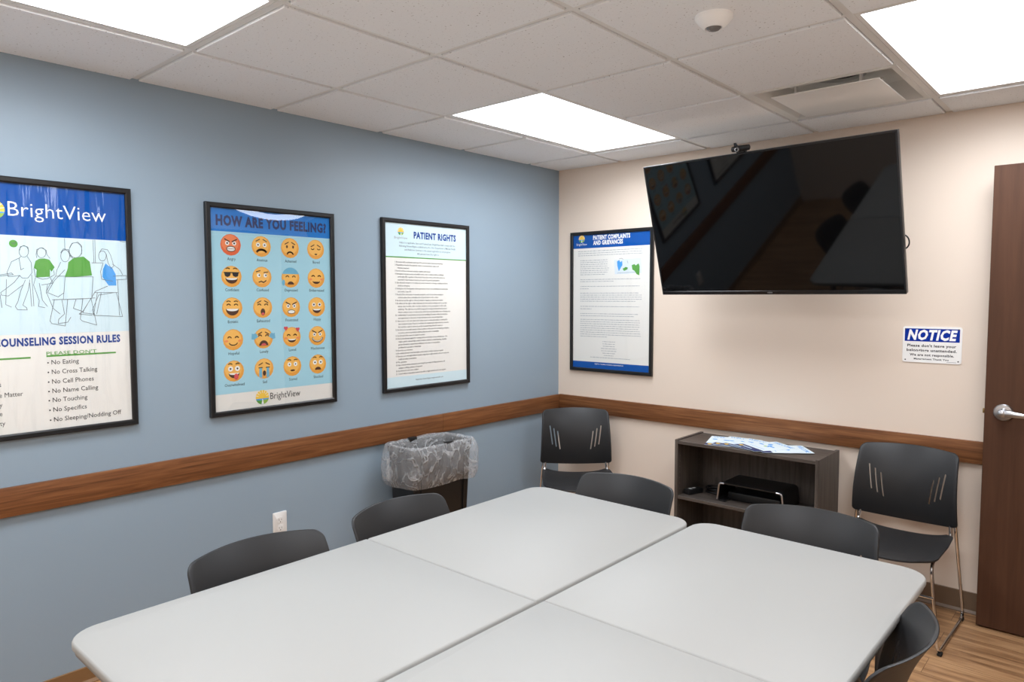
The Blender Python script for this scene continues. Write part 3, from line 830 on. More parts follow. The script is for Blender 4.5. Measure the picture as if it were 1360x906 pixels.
for s_, y in (('Subject to applicable State and Federal Law, BrightView shall comply with the', 194), ('following Patient Rights established by the Ohio Department of Mental Health', 209.5),
              ('and Addiction Services to the extent applicable to our program.', 225), ('All patients have the right to:', 241)):
    z = S.uv((272, y))[1]; S.text(f, s_, (uc, z), None, 0.0105, 0.004, 2 * K, 0, align='c', res=1, squeeze=0.86 if len(s_) > 60 else 0.9)
part('intro_lettering', f, mat('ink_text', (66, 68, 72), 0.6), sheet, O); f = NB()
RIGHTS = '''1. Be treated with consideration and respect for personal dignity, autonomy and privacy
2. Reasonable protection from physical, sexual or emotional abuse, neglect, and
   inhumane treatment
3. Receive services in the least restrictive, feasible environment
4. Participate in any appropriate and available service that is consistent with an individual
   service plan (ISP), regardless of the refusal of any other service, unless that service is a
   necessity for clear treatment reasons and requires the person's participation
5. Give informed consent to or to refuse any service, treatment or therapy, including medication
   absent an emergency
6. Participate in the development, review and revision of one's own individualized treatment plan
   and receive a copy of it
7. Freedom from unnecessary or excessive medication, and to be free from restraint or
   seclusion unless there is immediate risk of physical harm to self or others
8. Be informed and the right to refuse any unusual or hazardous treatment procedures
9. Be advised and the right to refuse observation by others and by techniques such as one-way
   mirrors, tape recorders, video recorders, television, movies, photographs or other audio
   technology. This right does not prohibit an agency from using closed-circuit monitoring to
   observe seclusion rooms or common areas, which does not include bathrooms or sleeping areas
10. Confidentiality of communications and personal identifying information within the limitations
   and requirements for disclosure of client information under state and federal laws
11. Have access to one's own client record unless access to certain information is restricted for
   clear treatment reasons. If access is restricted, the treatment plan shall include the reason for
   the restriction, a goal to remove it, and the treatment being offered to remove it
12. Be informed a reasonable amount of time in advance of the reason for terminating participation
   in a service, and to be provided a referral, unless the service is unavailable
13. Be informed of the reason for denial of a service
14. Not be discriminated against for receiving services on the basis of race, ethnicity, age, color,
   religion, gender, national origin, sexual orientation, physical or mental handicap, disability,
   genetic information, human immunodeficiency virus status, or in any manner
   prohibited by local, state or federal laws
15. Know the cost of services
16. Be verbally informed of all client rights, and to receive a written copy upon request
17. Exercise one's own rights without reprisal, except that no right extends so far as to supersede
   health and safety considerations
18. File a grievance
19. Have oral and written instructions concerning the procedure for filing a grievance, and
   assistance in filing a grievance if requested
20. Be informed of one's own condition
21. Consult with an independent treatment specialist or legal counsel at one's own expense'''.split('\n')
zt = (S.uv((118, 277))[1] + S.uv((400, 283))[1]) / 2; zb = (S.uv((130, 792))[1] + S.uv((400, 768))[1]) / 2
ul = S.uv((120, 277))[0]; wmax = S.uv((404, 500))[0] - ul; n_ = len(RIGHTS)
for k, s_ in enumerate(RIGHTS):
    ind = 0.018 if s_.startswith(' ') else 0.0
    S.text(f, s_.strip(), (ul + ind, zt + (zb - zt) * k / (n_ - 1)), None, 0.0082, 0.012, 2 * K, 0, res=1, squeeze=0.80)
part('body_lettering', f, mat('ink_text', (66, 68, 72), 0.6), sheet, O); f = NB()
a, b = S.uv((218, 815)), S.uv((343, 802)); z = (a[1] + b[1]) / 2 - 0.004
S.text(f, 'BrightView  Patient Rights  brightviewhealth.com', (a[0], z), (b[0], z), 0.008, 0.004, 2 * K, 0, res=1)
part('footer_lettering', f, MATS['ink_text'], sheet, O)

# ---- poster of complaints, on the back wall beside the television
O = Vector((0.435, -SH, 1.478))
p4 = thing('framed_poster', 'black framed white poster with blue top and bottom bands, beside the television', 'poster', O, group='framed posters')
S = Sheet((0, -SH, 0), UX, UZ, lambda x, y: (740 + x * 140 / 577, 290 + y * 220 / 906))
u0, u1, v0, v1 = 0.113, 0.755, 1.009, 1.946
poster_frame(p4, S, u0, u1, v0, v1, O)
i0, i1, j0, j1 = u0 + 0.02, u1 - 0.02, v0 + 0.02, v1 - 0.02
f = NB(); S.poly(f, rect(i0, i1, j0, j1), 0); sheet = part('printed_sheet', f, paper, p4, O)
vh = (S.uv((90, 165))[1] + S.uv((508, 148))[1]) / 2; vf = (S.uv((86, 778))[1] + S.uv((497, 806))[1]) / 2
f = NB(); S.poly(f, rect(i0, i1, vh, j1), K); part('header_band', f, ink_header, sheet, O)
f = NB(); S.poly(f, rect(i0, i1, j0, vf), K); part('footer_band', f, ink_header, sheet, O)
f = NB()
a, b = S.uv((197, 116)), S.uv((400, 106)); z = (a[1] + b[1]) / 2; S.text(f, 'PATIENT COMPLAINTS', (a[0], z), (b[0], z), 0.026, 0.045, 2 * K)
a, b = S.uv((197, 145)), S.uv((360, 137)); z = (a[1] + b[1]) / 2; S.text(f, 'AND GRIEVANCES', (a[0], z), (b[0], z), 0.026, 0.045, 2 * K)
part('title_lettering', f, ink_white, sheet, O); f = NB()
a, b = S.uv((107, 150)), S.uv((163, 148)); z = (a[1] + b[1]) / 2; S.text(f, 'BrightView', (a[0], z), (b[0], z), 0.014, 0, 2 * K); part('small_lettering', f, ink_white, sheet, O); f = NB()
a, b = S.uv((206, 799)), S.uv((362, 810)); z = (a[1] + b[1]) / 2; S.text(f, 'BrightView  Complaints and Grievances  brightviewhealth.com', (a[0], z), (b[0], z), 0.008, 0.006, 2 * K)
part('footer_lettering', f, ink_white, sheet, O)
f = NB(); logo(S, f, S.uv((135, 114)), 0.025, 2 * K, (0, 1, 2, 3, 4)); part('emblem', f, [ink_yellow, ink_sky, ink_green, ink_lime, ink_white], sheet, O)
f = NB(); h_ = 2 * K
def pp(*pts, mi, h=2): S.poly(f, [S.uv(p) for p in pts], h * K, mi)
pp((312, 228), (460, 216), (462, 300), (316, 306), mi=0); pp((328, 236), (340, 228), (346, 240), (356, 232), (358, 256), (350, 268), (338, 290), (330, 262), mi=1, h=3)
pp((358, 276), (376, 266), (388, 270), (384, 280), (366, 288), mi=2, h=3); pp((408, 256), (424, 250), (430, 258), (446, 246), (452, 262), (450, 312), (436, 306), (424, 288), (412, 280), mi=2, h=3)
S.stroke(f, [S.uv(p) for p in ((340, 222), (352, 218), (362, 224))], 0.002, 3 * K, 3); S.stroke(f, [S.uv(p) for p in ((384, 232), (388, 246))], 0.002, 3 * K, 3); S.stroke(f, [S.uv(p) for p in ((330, 300), (452, 292))], 0.0015, 3 * K, 3)
part('illustration', f, [mat('ink_map_pale', (222, 232, 240), 0.55), ink_sky, ink_green, ink_line], sheet, O)
f = NB(); rng = random.Random(3)
def grey_lines(x0, x1, y0, y1, n, tilt, cap=0.0055, center=False, last=1.0):
    """rows of small print too fine to read in the photograph: word-length dashes"""
    for k in range(n):
        yy = y0 + (y1 - y0) * (k / max(1, n - 1)); a = S.uv((x0, yy)); b = S.uv((x1, yy + tilt)); z = (a[1] + b[1]) / 2
        L0, L1 = a[0], a[0] + (b[0] - a[0]) * (last if k == n - 1 else 1 - 0.06 * rng.random())
        if center: q = (a[0] + b[0]) / 2; w_ = (b[0] - a[0]) * (0.45 + 0.5 * rng.random()) / 2; L0, L1 = q - w_, q + w_
        x = L0
        while x < L1 - 0.004:
            w_ = min(0.006 + 0.022 * rng.random(), L1 - x)
            S.poly(f, rect(x, x + w_, z, z + cap * 0.62), 2 * K)
            for _ in range(int(w_ / 0.008)): q = x + rng.random() * (w_ - 0.001); S.poly(f, rect(q, q + 0.0011, z, z + cap), 2.5 * K)
            x += w_ + 0.0042
grey_lines(115, 472, 182, 206, 3, -13); grey_lines(127, 284, 234, 312, 8, -6, last=0.85); grey_lines(127, 468, 336, 347, 2, -3, last=0.55)
grey_lines(127, 468, 374, 387, 2, -2, last=0.15); grey_lines(127, 464, 411, 456, 5, -1, last=0.9); grey_lines(127, 460, 484, 498, 2, 1, last=0.2)
grey_lines(127, 458, 524, 536, 2, 2, last=0.9); grey_lines(127, 462, 556, 650, 9, 4, last=0.45); grey_lines(235, 330, 676, 752, 7, 3, center=True); grey_lines(182, 400, 765, 765, 1, 4, last=1.0)
part('small_print', f, mat('ink_small_print', (172, 175, 180), 0.6), sheet, O)

# ---- notice sign
O = Vector((2.291, -0.0035, 1.278))
sg = thing('notice_sign', 'small white and blue NOTICE sign about unattended belongings', 'sign', O)
S = Sheet((0, -0.0035, 0), UX, UZ, lambda x, y: (1180 + x * 120 / 1359, 420 + y * 80 / 906))
f = NB(); ol = rrect(2.165, 2.417, 1.189, 1.365, 0.010, 5)
loft(f, [[S.P(a, b, h) for a, b in ol] for h in (-0.003, 0.0)]); obj('plate', f, sign_white, sg, shift=O)
a, b = S.uv((250, 185)), S.uv((1072, 395)); zt = (a[1] + S.uv((1075, 197))[1]) / 2; zb = (S.uv((250, 377))[1] + b[1]) / 2
f = NB(); S.poly(f, rect(a[0], b[0], zb, zt), K); part('blue_band', f, sign_blue, sg, O)
f = NB(); a, b = S.uv((285, 350)), S.uv((1010, 362)); z = (a[1] + b[1]) / 2
S.text(f, 'NOTICE', (a[0], z), (b[0], z), (zt - zb) * 0.72, 0.045, 2 * K, shear=0.22); part('white_lettering', f, ink_white, sg, O)
f = NB()
for s_, x0, y0, x1, y1, cp in (("Please don't leave your", 283, 462, 1020, 472, 0.0122), ('belongings unattended.', 272, 526, 1027, 548, 0.0122), ('We are not responsible.', 318, 596, 985, 615, 0.0112), ('Management Thank You', 380, 655, 902, 668, 0.0078)):
    a, b = S.uv((x0, y0)), S.uv((x1, y1)); z = (a[1] + b[1]) / 2; S.text(f, s_, (a[0], z), (b[0], z), cp, 0.03, K)
a, b = S.uv((872, 694)), S.uv((1018, 706)); S.poly(f, rect(a[0], b[0], (a[1] + b[1]) / 2, (a[1] + b[1]) / 2 + 0.0012), K)
part('dark_lettering', f, mat('sign_ink', (28, 30, 34), 0.5), sg, O)
for p in ((262, 192), (1062, 208), (252, 648), (1048, 688)):
    q = S.uv(p); f = NB(); lathe(f, [(0.0032, -0.0036), (0.0032, -0.0048), (0.0015, -0.0054)], (q[0], 0, q[1]), 'Y', 14); obj('screw', f, mat('dark_screw', (70, 68, 64), 0.4, metal=0.6), sg, shift=O)

# ------------------------------------------------------------------ wall outlet
O = Vector((0.0, -2.171, 0.43))
ot = thing('wall_outlet', 'white double wall outlet on the blue wall above a chair back', 'outlet', O)
ow = mat('outlet_white', (232, 231, 228), 0.35)
f = NB(); loft(f, [[(h, y, z) for y, z in rrect(-0.036 + i_, 0.036 - i_, -0.058 + i_, 0.058 - i_, 0.004, 4)] for h, i_ in ((0.0003, 0), (0.004, 0), (0.006, 0.003))]); obj('cover_plate', f, ow, ot)
for sz in (-1, 1):
    f = NB(); cz = sz * 0.0195
    ol = []
    for k in range(24):
        a = 2 * PI * k / 24; ol.append((0.0172 * math.cos(a), max(-0.0135, min(0.0135, 0.0172 * math.sin(a)))))
    loft(f, [[(h, y, cz + z) for y, z in ol] for h in (0.0055, 0.0078)]); so = obj('socket', f, ow, ot)
    f = NB()
    for y, hh in ((-0.0062, 0.0042), (0.0062, 0.0034)): box(f, (0.0072, y - 0.0009, cz + 0.002 - hh), (0.0081, y + 0.0009, cz + 0.002 + hh))
    lathe(f, [(0.0024, 0.0072), (0.0024, 0.0081)], (0, 0, cz - 0.0085), 'X', 12); obj('slots', f, dark_void, so)
f = NB(); lathe(f, [(0.0028, 0.0058), (0.0028, 0.0068), (0.001, 0.0072)], (0, 0, 0), 'X', 14); obj('screw', f, white_metal, ot)

# ------------------------------------------------------------------ television and webcam
TC = Vector((1.643, -0.499, 1.863)); TW, TH = 1.24, 0.713
ty, tp = -0.038, 0.302
tr = Vector((math.cos(ty), math.sin(ty), 0)); tb = Vector((-math.sin(ty) * math.cos(tp), math.cos(ty) * math.cos(tp), math.sin(tp))); tu = tr.cross(tb)
# local axes: x along the screen, y into the wall, z up the screen
TM = Matrix(((tr.x, tb.x, tu.x, TC.x), (tr.y, tb.y, tu.y, TC.y), (tr.z, tb.z, tu.z, TC.z), (0, 0, 0, 1)))
tv = thing('television', 'large black flat television tilted forward on the back wall', 'television'); tv.matrix_world = TM
f = NB(); hw, hh = TW / 2, TH / 2
box(f, (-hw, 0.004, -hh), (hw, 0.030, hh), bevel=0.003)
obj('casing', f, mat('tv_casing', (16, 16, 17), 0.3), tv)
f = NB()
bz, bb = 0.009, 0.020
for lo, hi in (((-hw, -hh), (hw, -hh + bb)), ((-hw, hh - bz), (hw, hh)), ((-hw, -hh + bb), (-hw + bz, hh - bz)), ((hw - bz, -hh + bb), (hw, hh - bz))):
    box(f, (lo[0], 0.0, lo[1]), (hi[0], 0.006, hi[1]), bevel=0.0012, seg=1)
obj('bezel', f, mat('tv_bezel', (22, 22, 24), 0.22), tv)
f = NB(); box(f, (-hw + bz, 0.0025, -hh + bb), (hw - bz, 0.005, hh - bz)); obj('screen', f, screen_m, tv)
f = NB(); ST = Sheet((0, -0.0002, 0), UX, UZ); ST.text(f, 'VIZIO', (0.0, -hh + 0.0065), None, 0.007, 0.01, 0, align='c'); obj('badge', f, mat('badge_grey', (150, 150, 150), 0.4), tv, recalc=False)
f = NB(); box(f, (-0.36, 0.03, -0.27), (0.36, 0.062, 0.16), bevel=0.012); obj('rear_housing', f, mat('tv_rear', (24, 24, 25), 0.5), tv)
f = NB()
inv = TM.inverted()
def TL(p): return inv @ Vector(p)
box(f, (-0.22, 0.062, -0.2), (-0.18, 0.078, 0.16)); box(f, (0.18, 0.062, -0.2), (0.22, 0.078, 0.16)); box(f, (-0.2, 0.066, -0.03), (0.2, 0.078, 0.03))
m0 = TL((1.60, -0.012, 1.80)); m1 = TL((1.40, -0.20, 1.80)); m2 = Vector((0, 0.075, 0.0))
tube(f, [m2, m1], 0.02, 10); tube(f, [m1, m0], 0.022, 10)
wp = [TL(p) for p in ((1.52, -0.012, 1.65), (1.68, -0.012, 1.65), (1.68, -0.012, 1.95), (1.52, -0.012, 1.95))]; wq = [TL(p) for p in ((1.52, 0, 1.65), (1.68, 0, 1.65), (1.68, 0, 1.95), (1.52, 0, 1.95))]
loft(f, [wp, wq]); obj('wall_mount', f, mat('mount_black', (22, 22, 22), 0.5), tv)
f = NB()
q = TL(on(1201, 322, 1, -0.44)); q.y = 0.045
tube(f, fillet([(hw - 0.3, 0.064, -0.06), (hw - 0.06, 0.058, q.z + 0.05), (hw + 0.004, 0.045, q.z + 0.028), (hw + 0.012, 0.045, q.z), (hw + 0.002, 0.045, q.z - 0.025), (hw - 0.1, 0.058, q.z - 0.06), (hw - 0.35, 0.064, -0.12)], 0.03), 0.0032, 8)
obj('cable', f, rubber, tv)

wc = thing('webcam', 'small black webcam perched on top edge of the television', 'webcam')
wx = TL(on(982, 203, 1, -0.615)).x
wc.matrix_world = TM @ Matrix.Translation((wx, 0.006, hh))
f = NB()
lp = []
for k in range(9):
    t_ = -1 + 2 * k / 8; x = 0.046 * math.sin(t_ * PI / 2); rr = 0.0145 * (1 - 0.42 * abs(t_) ** 5)
    lp.append([(x, 0.0 + rr * math.cos(2 * PI * q_ / 18) * 0.95, 0.021 + rr * math.sin(2 * PI * q_ / 18)) for q_ in range(18)])
loft(f, lp); obj('body', f, black_plastic, wc)
f = NB(); lathe(f, [(0.0105, -0.012), (0.0105, -0.019), (0.0088, -0.0205), (0.0072, -0.0185)], (-0.012, 0, 0.019), 'Y', 28); ring = obj('lens_ring', f, satin_steel, wc)
f = NB(); lathe(f, [(0.007, -0.0182), (0.004, -0.0196), (0.0004, -0.02)], (-0.012, 0, 0.019), 'Y', 20); obj('lens', f, mat('lens_glass', (6, 6, 8), 0.05), wc)
f = NB(); loft(f, [[(-0.030, -0.006, 0.03), (-0.012, -0.006, 0.03), (-0.012, 0.006, 0.03), (-0.030, 0.006, 0.03)], [(-0.030, -0.004, 0.050), (-0.022, -0.004, 0.050), (-0.022, 0.004, 0.050), (-0.030, 0.004, 0.050)]]); obj('privacy_tab', f, black_plastic, wc)
f = NB(); box(f, (-0.02, -0.012, 0.0005), (0.02, 0.022, 0.010), bevel=0.003); box(f, (-0.016, 0.025, -0.05), (0.016, 0.031, 0.008), bevel=0.002); box(f, (-0.016, 0.018, 0.002), (0.016, 0.031, 0.008)); obj('clip', f, black_plastic, wc)

# ------------------------------------------------------------------ folding tables
TZ = 0.73


def half_top(y0, y1, far, lift=0.0):
    """one leaf of a fold-in-half table top, rounded at its outer end; width 0.715 about x = 0"""
    b = NB(); w = 0.357; r = 0.075
    rs = (0.002, 0.002, r, r) if far else (r, r, 0.002, 0.002)
    def loop(i_, z): return [(x, y, z) for x, y in rrect(-w + i_, w - i_, y0 + i_, y1 - i_, r, 8, [max(q - i_, 0.001) for q in rs])]
    loft(b, [loop(0.012, -0.034), loop(0.006, -0.031), loop(0.006, -0.017), loop(0.0, -0.016), loop(0.0, -0.006), loop(0.002, -0.002), loop(0.005, 0.0)])
    for f_ in b.faces:
        f_.material_index = 1 if max(v.co.z for v in f_.verts) < -0.0155 else 0
    if lift:
        for v in b.verts: v.co.z += lift * ((y1 - v.co.y) if far is False else (v.co.y - y0))
    return b


def make_table(label, x, y, lift):
    t = thing('folding_table', label, 'table', (x, y, 0), group='folding tables')
    obj('tabletop', half_leaf(True, 0), [table_top_m, table_edge_m], t); obj('tabletop', half_leaf(False, lift), [table_top_m, table_edge_m], t)
    for s in (-1, 1):
        for y0, y1 in ((-0.80, -0.005), (0.005, 0.80)):
            f = NB(); box(f, (s * 0.30 - 0.012, y0, TZ - 0.062), (s * 0.30 + 0.012, y1, TZ - 0.0335)); obj('frame_rail', f, table_leg_m, t)
        f = NB(); box(f, (s * 0.30 - 0.016, -0.05, TZ - 0.066), (s * 0.30 + 0.016, 0.05, TZ - 0.0615)); obj('hinge', f, table_leg_m, t)
    for e in (-1, 1):
        yy = e * 0.65
        f = NB(); tube(f, [(-0.29, yy, TZ - 0.06), (0.29, yy, TZ - 0.06)], 0.012, 12); obj('crossbar', f, table_leg_m, t); f = NB(); tube(f, [(-0.285, yy, 0.16), (0.285, yy, 0.16)], 0.009, 10); obj('crossbar', f, table_leg_m, t)
        for s in (-1, 1):
            f = NB(); tube(f, fillet([(s * 0.285, yy, TZ - 0.05), (s * 0.285, yy, 0.2), (s * 0.30, yy, 0.016)], 0.1), 0.014, 12); lg = obj('leg', f, table_leg_m, t)
            f = NB(); lathe(f, [(0.017, 0.0), (0.0185, 0.004), (0.0185, 0.03), (0.0145, 0.034)], (s * 0.30, yy, 0), 'Z', 16); obj('rubber_foot', f, rubber, lg)
        f = NB(); tube(f, [(-0.285, yy, 0.38), (0.285, yy, 0.38)], 0.008, 10)
        for s in (-1, 1): tube(f, [(s * 0.27, yy, 0.38), (s * 0.27, yy - e * 0.28, TZ - 0.06)], 0.007, 8)
        obj('brace', f, table_leg_m, t)
    return t


def half_leaf(far, lift):
    L = 0.872
    b = half_top(0.0006, L, True) if far else half_top(-L, -0.0006, False, lift)
    for v in b.verts: v.co.z += TZ
    return b


TYA, TYB = -2.545, -2.527
make_table('long white folding table nearer the blue wall, seamed across its middle', 1.546, TYA, 0.0)
make_table('long white folding table on the right, in front of the cabinet', 2.272, TYB, 0.004)

# ------------------------------------------------------------------ chairs
SAG = 0.075


def back_point(x, z):
    """outer surface of the curved backrest"""
    s = x / 0.22; t = (z - 0.445) / 0.34
    return Vector((x, 0.170 + 0.16 * (t - 0.4) ** 2 + 0.025 * t - SAG * s * s, z - 0.008 * s * s * (t if t > 0 else 0) - 0.024 * (1 - s * s) * max(0.0, 1 - t) ** 2))


def make_back():
    b = NB(); zb, zt, r = 0.447, 0.785, 0.026; rb = 0.016
    zs = sorted(set([zb + rb * (1 - math.cos(k * PI / 12)) for k in range(7)] + [zb + rb + (zt - r - zb - rb) * k / 16 for k in range(17)] + [zt - r + r * math.sin(k * PI / 14) for k in range(8)]))
    NX = 28; F, Bk = [], []
    for z in zs:
        hw_ = 0.228 - 0.015 * (z - zb) / (zt - zb)
        if z > zt - r: hw_ -= r - math.sqrt(max(0, r * r - (z - zt + r) ** 2))
        if z < zb + rb: hw_ -= rb - math.sqrt(max(0, rb * rb - (zb + rb - z) ** 2))
        fr, bk = [], []
        for k in range(NX + 1):
            x = hw_ * (-1 + 2 * k / NX); p = back_point(x, z); sl = math.atan2(-2 * SAG * x / 0.22 ** 2, 1)
            n = Vector((math.sin(sl), -math.cos(sl), 0)); fr.append(b.verts.new(p + n * 0.0045)); bk.append(b.verts.new(p - n * 0.0045))
        F.append(fr); Bk.append(bk)
    for j in range(len(zs) - 1):
        for k in range(NX):
            b.faces.new((F[j][k], F[j][k + 1], F[j + 1][k + 1], F[j + 1][k])); b.faces.new((Bk[j][k + 1], Bk[j][k], Bk[j + 1][k], Bk[j + 1][k + 1]))
        b.faces.new((Bk[j][0], F[j][0], F[j + 1][0], Bk[j + 1][0])); b.faces.new((F[j][NX], Bk[j][NX], Bk[j + 1][NX], F[j + 1][NX]))
    for k in range(NX):
        b.faces.new((F[-1][k], F[-1][k + 1], Bk[-1][k + 1], Bk[-1][k])); b.faces.new((Bk[0][k], Bk[0][k + 1], F[0][k + 1], F[0][k]))
    bmesh.ops.recalc_face_normals(b, faces=b.faces)
    es = [e for e in b.edges if len(e.link_faces) == 2 and e.calc_face_angle(0) > 1.0]
    bmesh.ops.bevel(b, geom=es, offset=0.003, segments=2, profile=0.5, affect='EDGES')
    me = bpy.data.meshes.new('backrest'); b.to_mesh(me); b.free()
    o = bpy.data.objects.new('backrest', me); C.objects.link(o)
    c = NB()                                     # three slanted slots on each side, cut through the shell
    for s in (-1, 1):
        for k, (xt, zt_, zb_) in enumerate(((0.165, 0.680, 0.562), (0.140, 0.661, 0.545), (0.115, 0.642, 0.527))):
            p0, p1 = Vector((s * (xt - 0.016), 0, zb_)), Vector((s * xt, 0, zt_)); d = (p1 - p0); L_ = d.length; d.normalize(); n = Vector((d.z, 0, -d.x)) * 0.0038
            q = [p0 + n, p1 + n, p1 + d * 0.003, p1 - n, p0 - n, p0 - d * 0.003]
            loft(c, [[(v.x, 0.08, v.z) for v in q], [(v.x, 0.34, v.z) for v in q]])
    bmesh.ops.recalc_face_normals(c, faces=c.faces)
    cm = bpy.data.meshes.new('slot_cutter'); c.to_mesh(cm); c.free(); co = bpy.data.objects.new('slot_cutter', cm); C.objects.link(co)
    md = o.modifiers.new('slots', 'BOOLEAN'); md.object = co; md.operation = 'DIFFERENCE'; md.solver = 'EXACT'
    dg = bpy.context.evaluated_depsgraph_get(); nm = bpy.data.meshes.new_from_object(o.evaluated_get(dg))
    bpy.data.objects.remove(o); bpy.data.objects.remove(co); bpy.data.meshes.remove(cm)
    b = NB(); b.from_mesh(nm); bpy.data.meshes.remove(nm)
    return b


def make_seat():
    b = NB(); ys_ = [-0.292 + 0.416 * k / 22 for k in range(23)]; NX = 18; T, Bt = [], []
    for y in ys_:
        hw_ = 0.226 - 0.012 * max(0, (y + 0.05)) / 0.19; r = 0.06
        if y < -0.292 + r: hw_ -= r - math.sqrt(max(0, r * r - (-0.292 + r - y) ** 2))
        rr = 0.03
        if y > 0.124 - rr: hw_ -= rr - math.sqrt(max(0, rr * rr - (y - 0.124 + rr) ** 2))
        tr_, br_ = [], []
        for k in range(NX + 1):
            s = -1 + 2 * k / NX; x = hw_ * s
            z = 0.398 + 0.012 * s ** 4 - 0.012 * max(0, (-0.20 - y) / 0.092) ** 2 - 0.010 * (1 - s * s)
            tr_.append(b.verts.new((x, y, z))); br_.append(b.verts.new((x, y, z - 0.010)))
        T.append(tr_); Bt.append(br_)
    n = len(ys_)
    for j in range(n - 1):
        for k in range(NX):
            b.faces.new((T[j][k], T[j][k + 1], T[j + 1][k + 1], T[j + 1][k])); b.faces.new((Bt[j][k + 1], Bt[j][k], Bt[j + 1][k], Bt[j + 1][k + 1]))
        b.faces.new((Bt[j][0], T[j][0], T[j + 1][0], Bt[j + 1][0])); b.faces.new((T[j][NX], Bt[j][NX], Bt[j + 1][NX], T[j + 1][NX]))
    for k in range(NX):
        b.faces.new((Bt[0][k], Bt[0][k + 1], T[0][k + 1], T[0][k])); b.faces.new((T[-1][k], T[-1][k + 1], Bt[-1][k + 1], Bt[-1][k]))
    bmesh.ops.recalc_face_normals(b, faces=b.faces)
    es = [e for e in b.edges if len(e.link_faces) == 2 and e.calc_face_angle(0) > 1.0]
    bmesh.ops.bevel(b, geom=es, offset=0.0035, segments=2, profile=0.5, affect='EDGES')
    return b


def make_chair():
    t = thing('stacking_chair', 'chair', 'chair', group='black plastic stacking chairs')
    obj('backrest', make_back(), chair_plastic, t); obj('seat', make_seat(), chair_plastic, t)
    for s in (-1, 1):
        f = NB()
        up = back_point(s * 0.196, 0.60); up.y += 0.012
        u2 = back_point(s * 0.206, 0.46); u2.y += 0.014
        tube(f, fillet([(s * 0.200, 0.10, 0.386), (s * 0.202, -0.258, 0.380), (s * 0.243, -0.285, 0.0125), (s * 0.249, 0.200, 0.0125), (s * 0.214, u2.y + 0.004, 0.45), tuple(up)], 0.05), 0.0068, 10)
        sf = obj('side_frame', f, chrome, t)
        for y in (-0.26, 0.18):
            f = NB(); box(f, (s * 0.247 - 0.009, y - 0.016, 0.0), (s * 0.247 + 0.009, y + 0.016, 0.012), bevel=0.003); obj('glide', f, rubber, sf)
        f = NB()
        e = back_point(s * 0.196, 0.455); tube(f, fillet([(s * 0.200, 0.090, 0.386), (s * 0.201, e.y - 0.002, 0.400), (e.x, e.y + 0.004, 0.452), (e.x, e.y + 0.013, 0.50)], 0.02), 0.0085, 10); obj('back_bracket', f, chrome, t)
    f = NB(); tube(f, [(-0.2185, -0.271, 0.24), (0.2185, -0.271, 0.24)], 0.0058, 10); obj('stretcher', f, chrome, t)
    f = NB(); tube(f, [(-0.2, 0.04, 0.372), (0.2, 0.04, 0.372)], 0.006, 10); obj('seat_bar', f, chrome, t)
    return t


CHAIRS = [('black plastic chair at the table just below the wall outlet', (1.300, -2.885, 0), 1.551),
          ('black plastic chair at the table in front of the lined trash can', (1.294, -2.338, 0), 1.615),
          ('black plastic chair at the far table end, left of the cabinet', (1.536, -1.715, 0), 0.016),
          ('black plastic chair at the far table end, in front of the cabinet', (2.254, -1.680, 0), 0.100),
          ('black plastic chair at the right side of the table, nearest the floor by the door', (2.490, -2.222, 0), -1.526),
          ('black plastic chair standing angled in the room corner', (0.448, -0.380, 0), 0.724),
          ('black plastic chair standing against the wall between cabinet and brown door', (2.226, -0.292, 0), -0.015)]
chair0 = make_chair()
for k, (lab, loc, rz) in enumerate(CHAIRS):
    c = chair0 if k == 0 else copy_tree(chair0)
    c.location = loc; c.rotation_euler = (0, 0, rz); c['label'] = lab

# ------------------------------------------------------------------ low cabinet with what lies on and in it
CX0, CX1, CY0, CY1, CZ = 1.098, 1.888, -0.338, -0.022, 0.705
O = Vector(((CX0 + CX1) / 2, (CY0 + CY1) / 2, 0))
cb = thing('bookcase', 'low dark grey wood open bookcase against the beige wall under the television', 'bookcase', O)
th = 0.018
for xa in (CX0, CX1 - th):
    f = NB(); box(f, (xa, CY0, 0), (xa + th, CY1, CZ), bevel=0.001, seg=1); sp = obj('side_panel', f, cab_v, cb, shift=O)
    f = NB(); xi = xa + th if xa == CX0 else xa
    for yy in (CY0 + 0.03, CY1 - 0.05):
        for k in range(16): lathe(f, [(0.0022, -0.0004), (0.0022, 0.0004)], (xi, yy, 0.13 + 0.032 * k), 'X', 8)
    obj('peg_holes', f, mat('peg_hole_tan', (150, 140, 125), 0.7), sp)
    sp.children[0].location = (0, 0, 0)
for nm, z, yb in (('top_panel', CZ - 0.006, CY0 + 0.001), ('shelf', 0.384, CY0 + 0.004), ('bottom_panel', 0.075, CY0 + 0.004)):
    f = NB(); box(f, (CX0 + th, yb, z - th), (CX1 - th, CY1 - 0.004, z), bevel=0.001, seg=1); obj(nm, f, cab_h, cb, shift=O)
f = NB(); box(f, (CX0 + th, CY1 - 0.004, 0.06), (CX1 - th, CY1, CZ - 0.007)); obj('back_panel', f, cab_v, cb, shift=O)
f = NB(); box(f, (CX0 + th, CY0 + 0.02, 0), (CX1 - th, CY0 + 0.035, 0.057)); obj('kick_board', f, cab_h, cb, shift=O)
for ch in cb.children:
    for g in ch.children:
        for v in g.data.vertices: v.co -= O

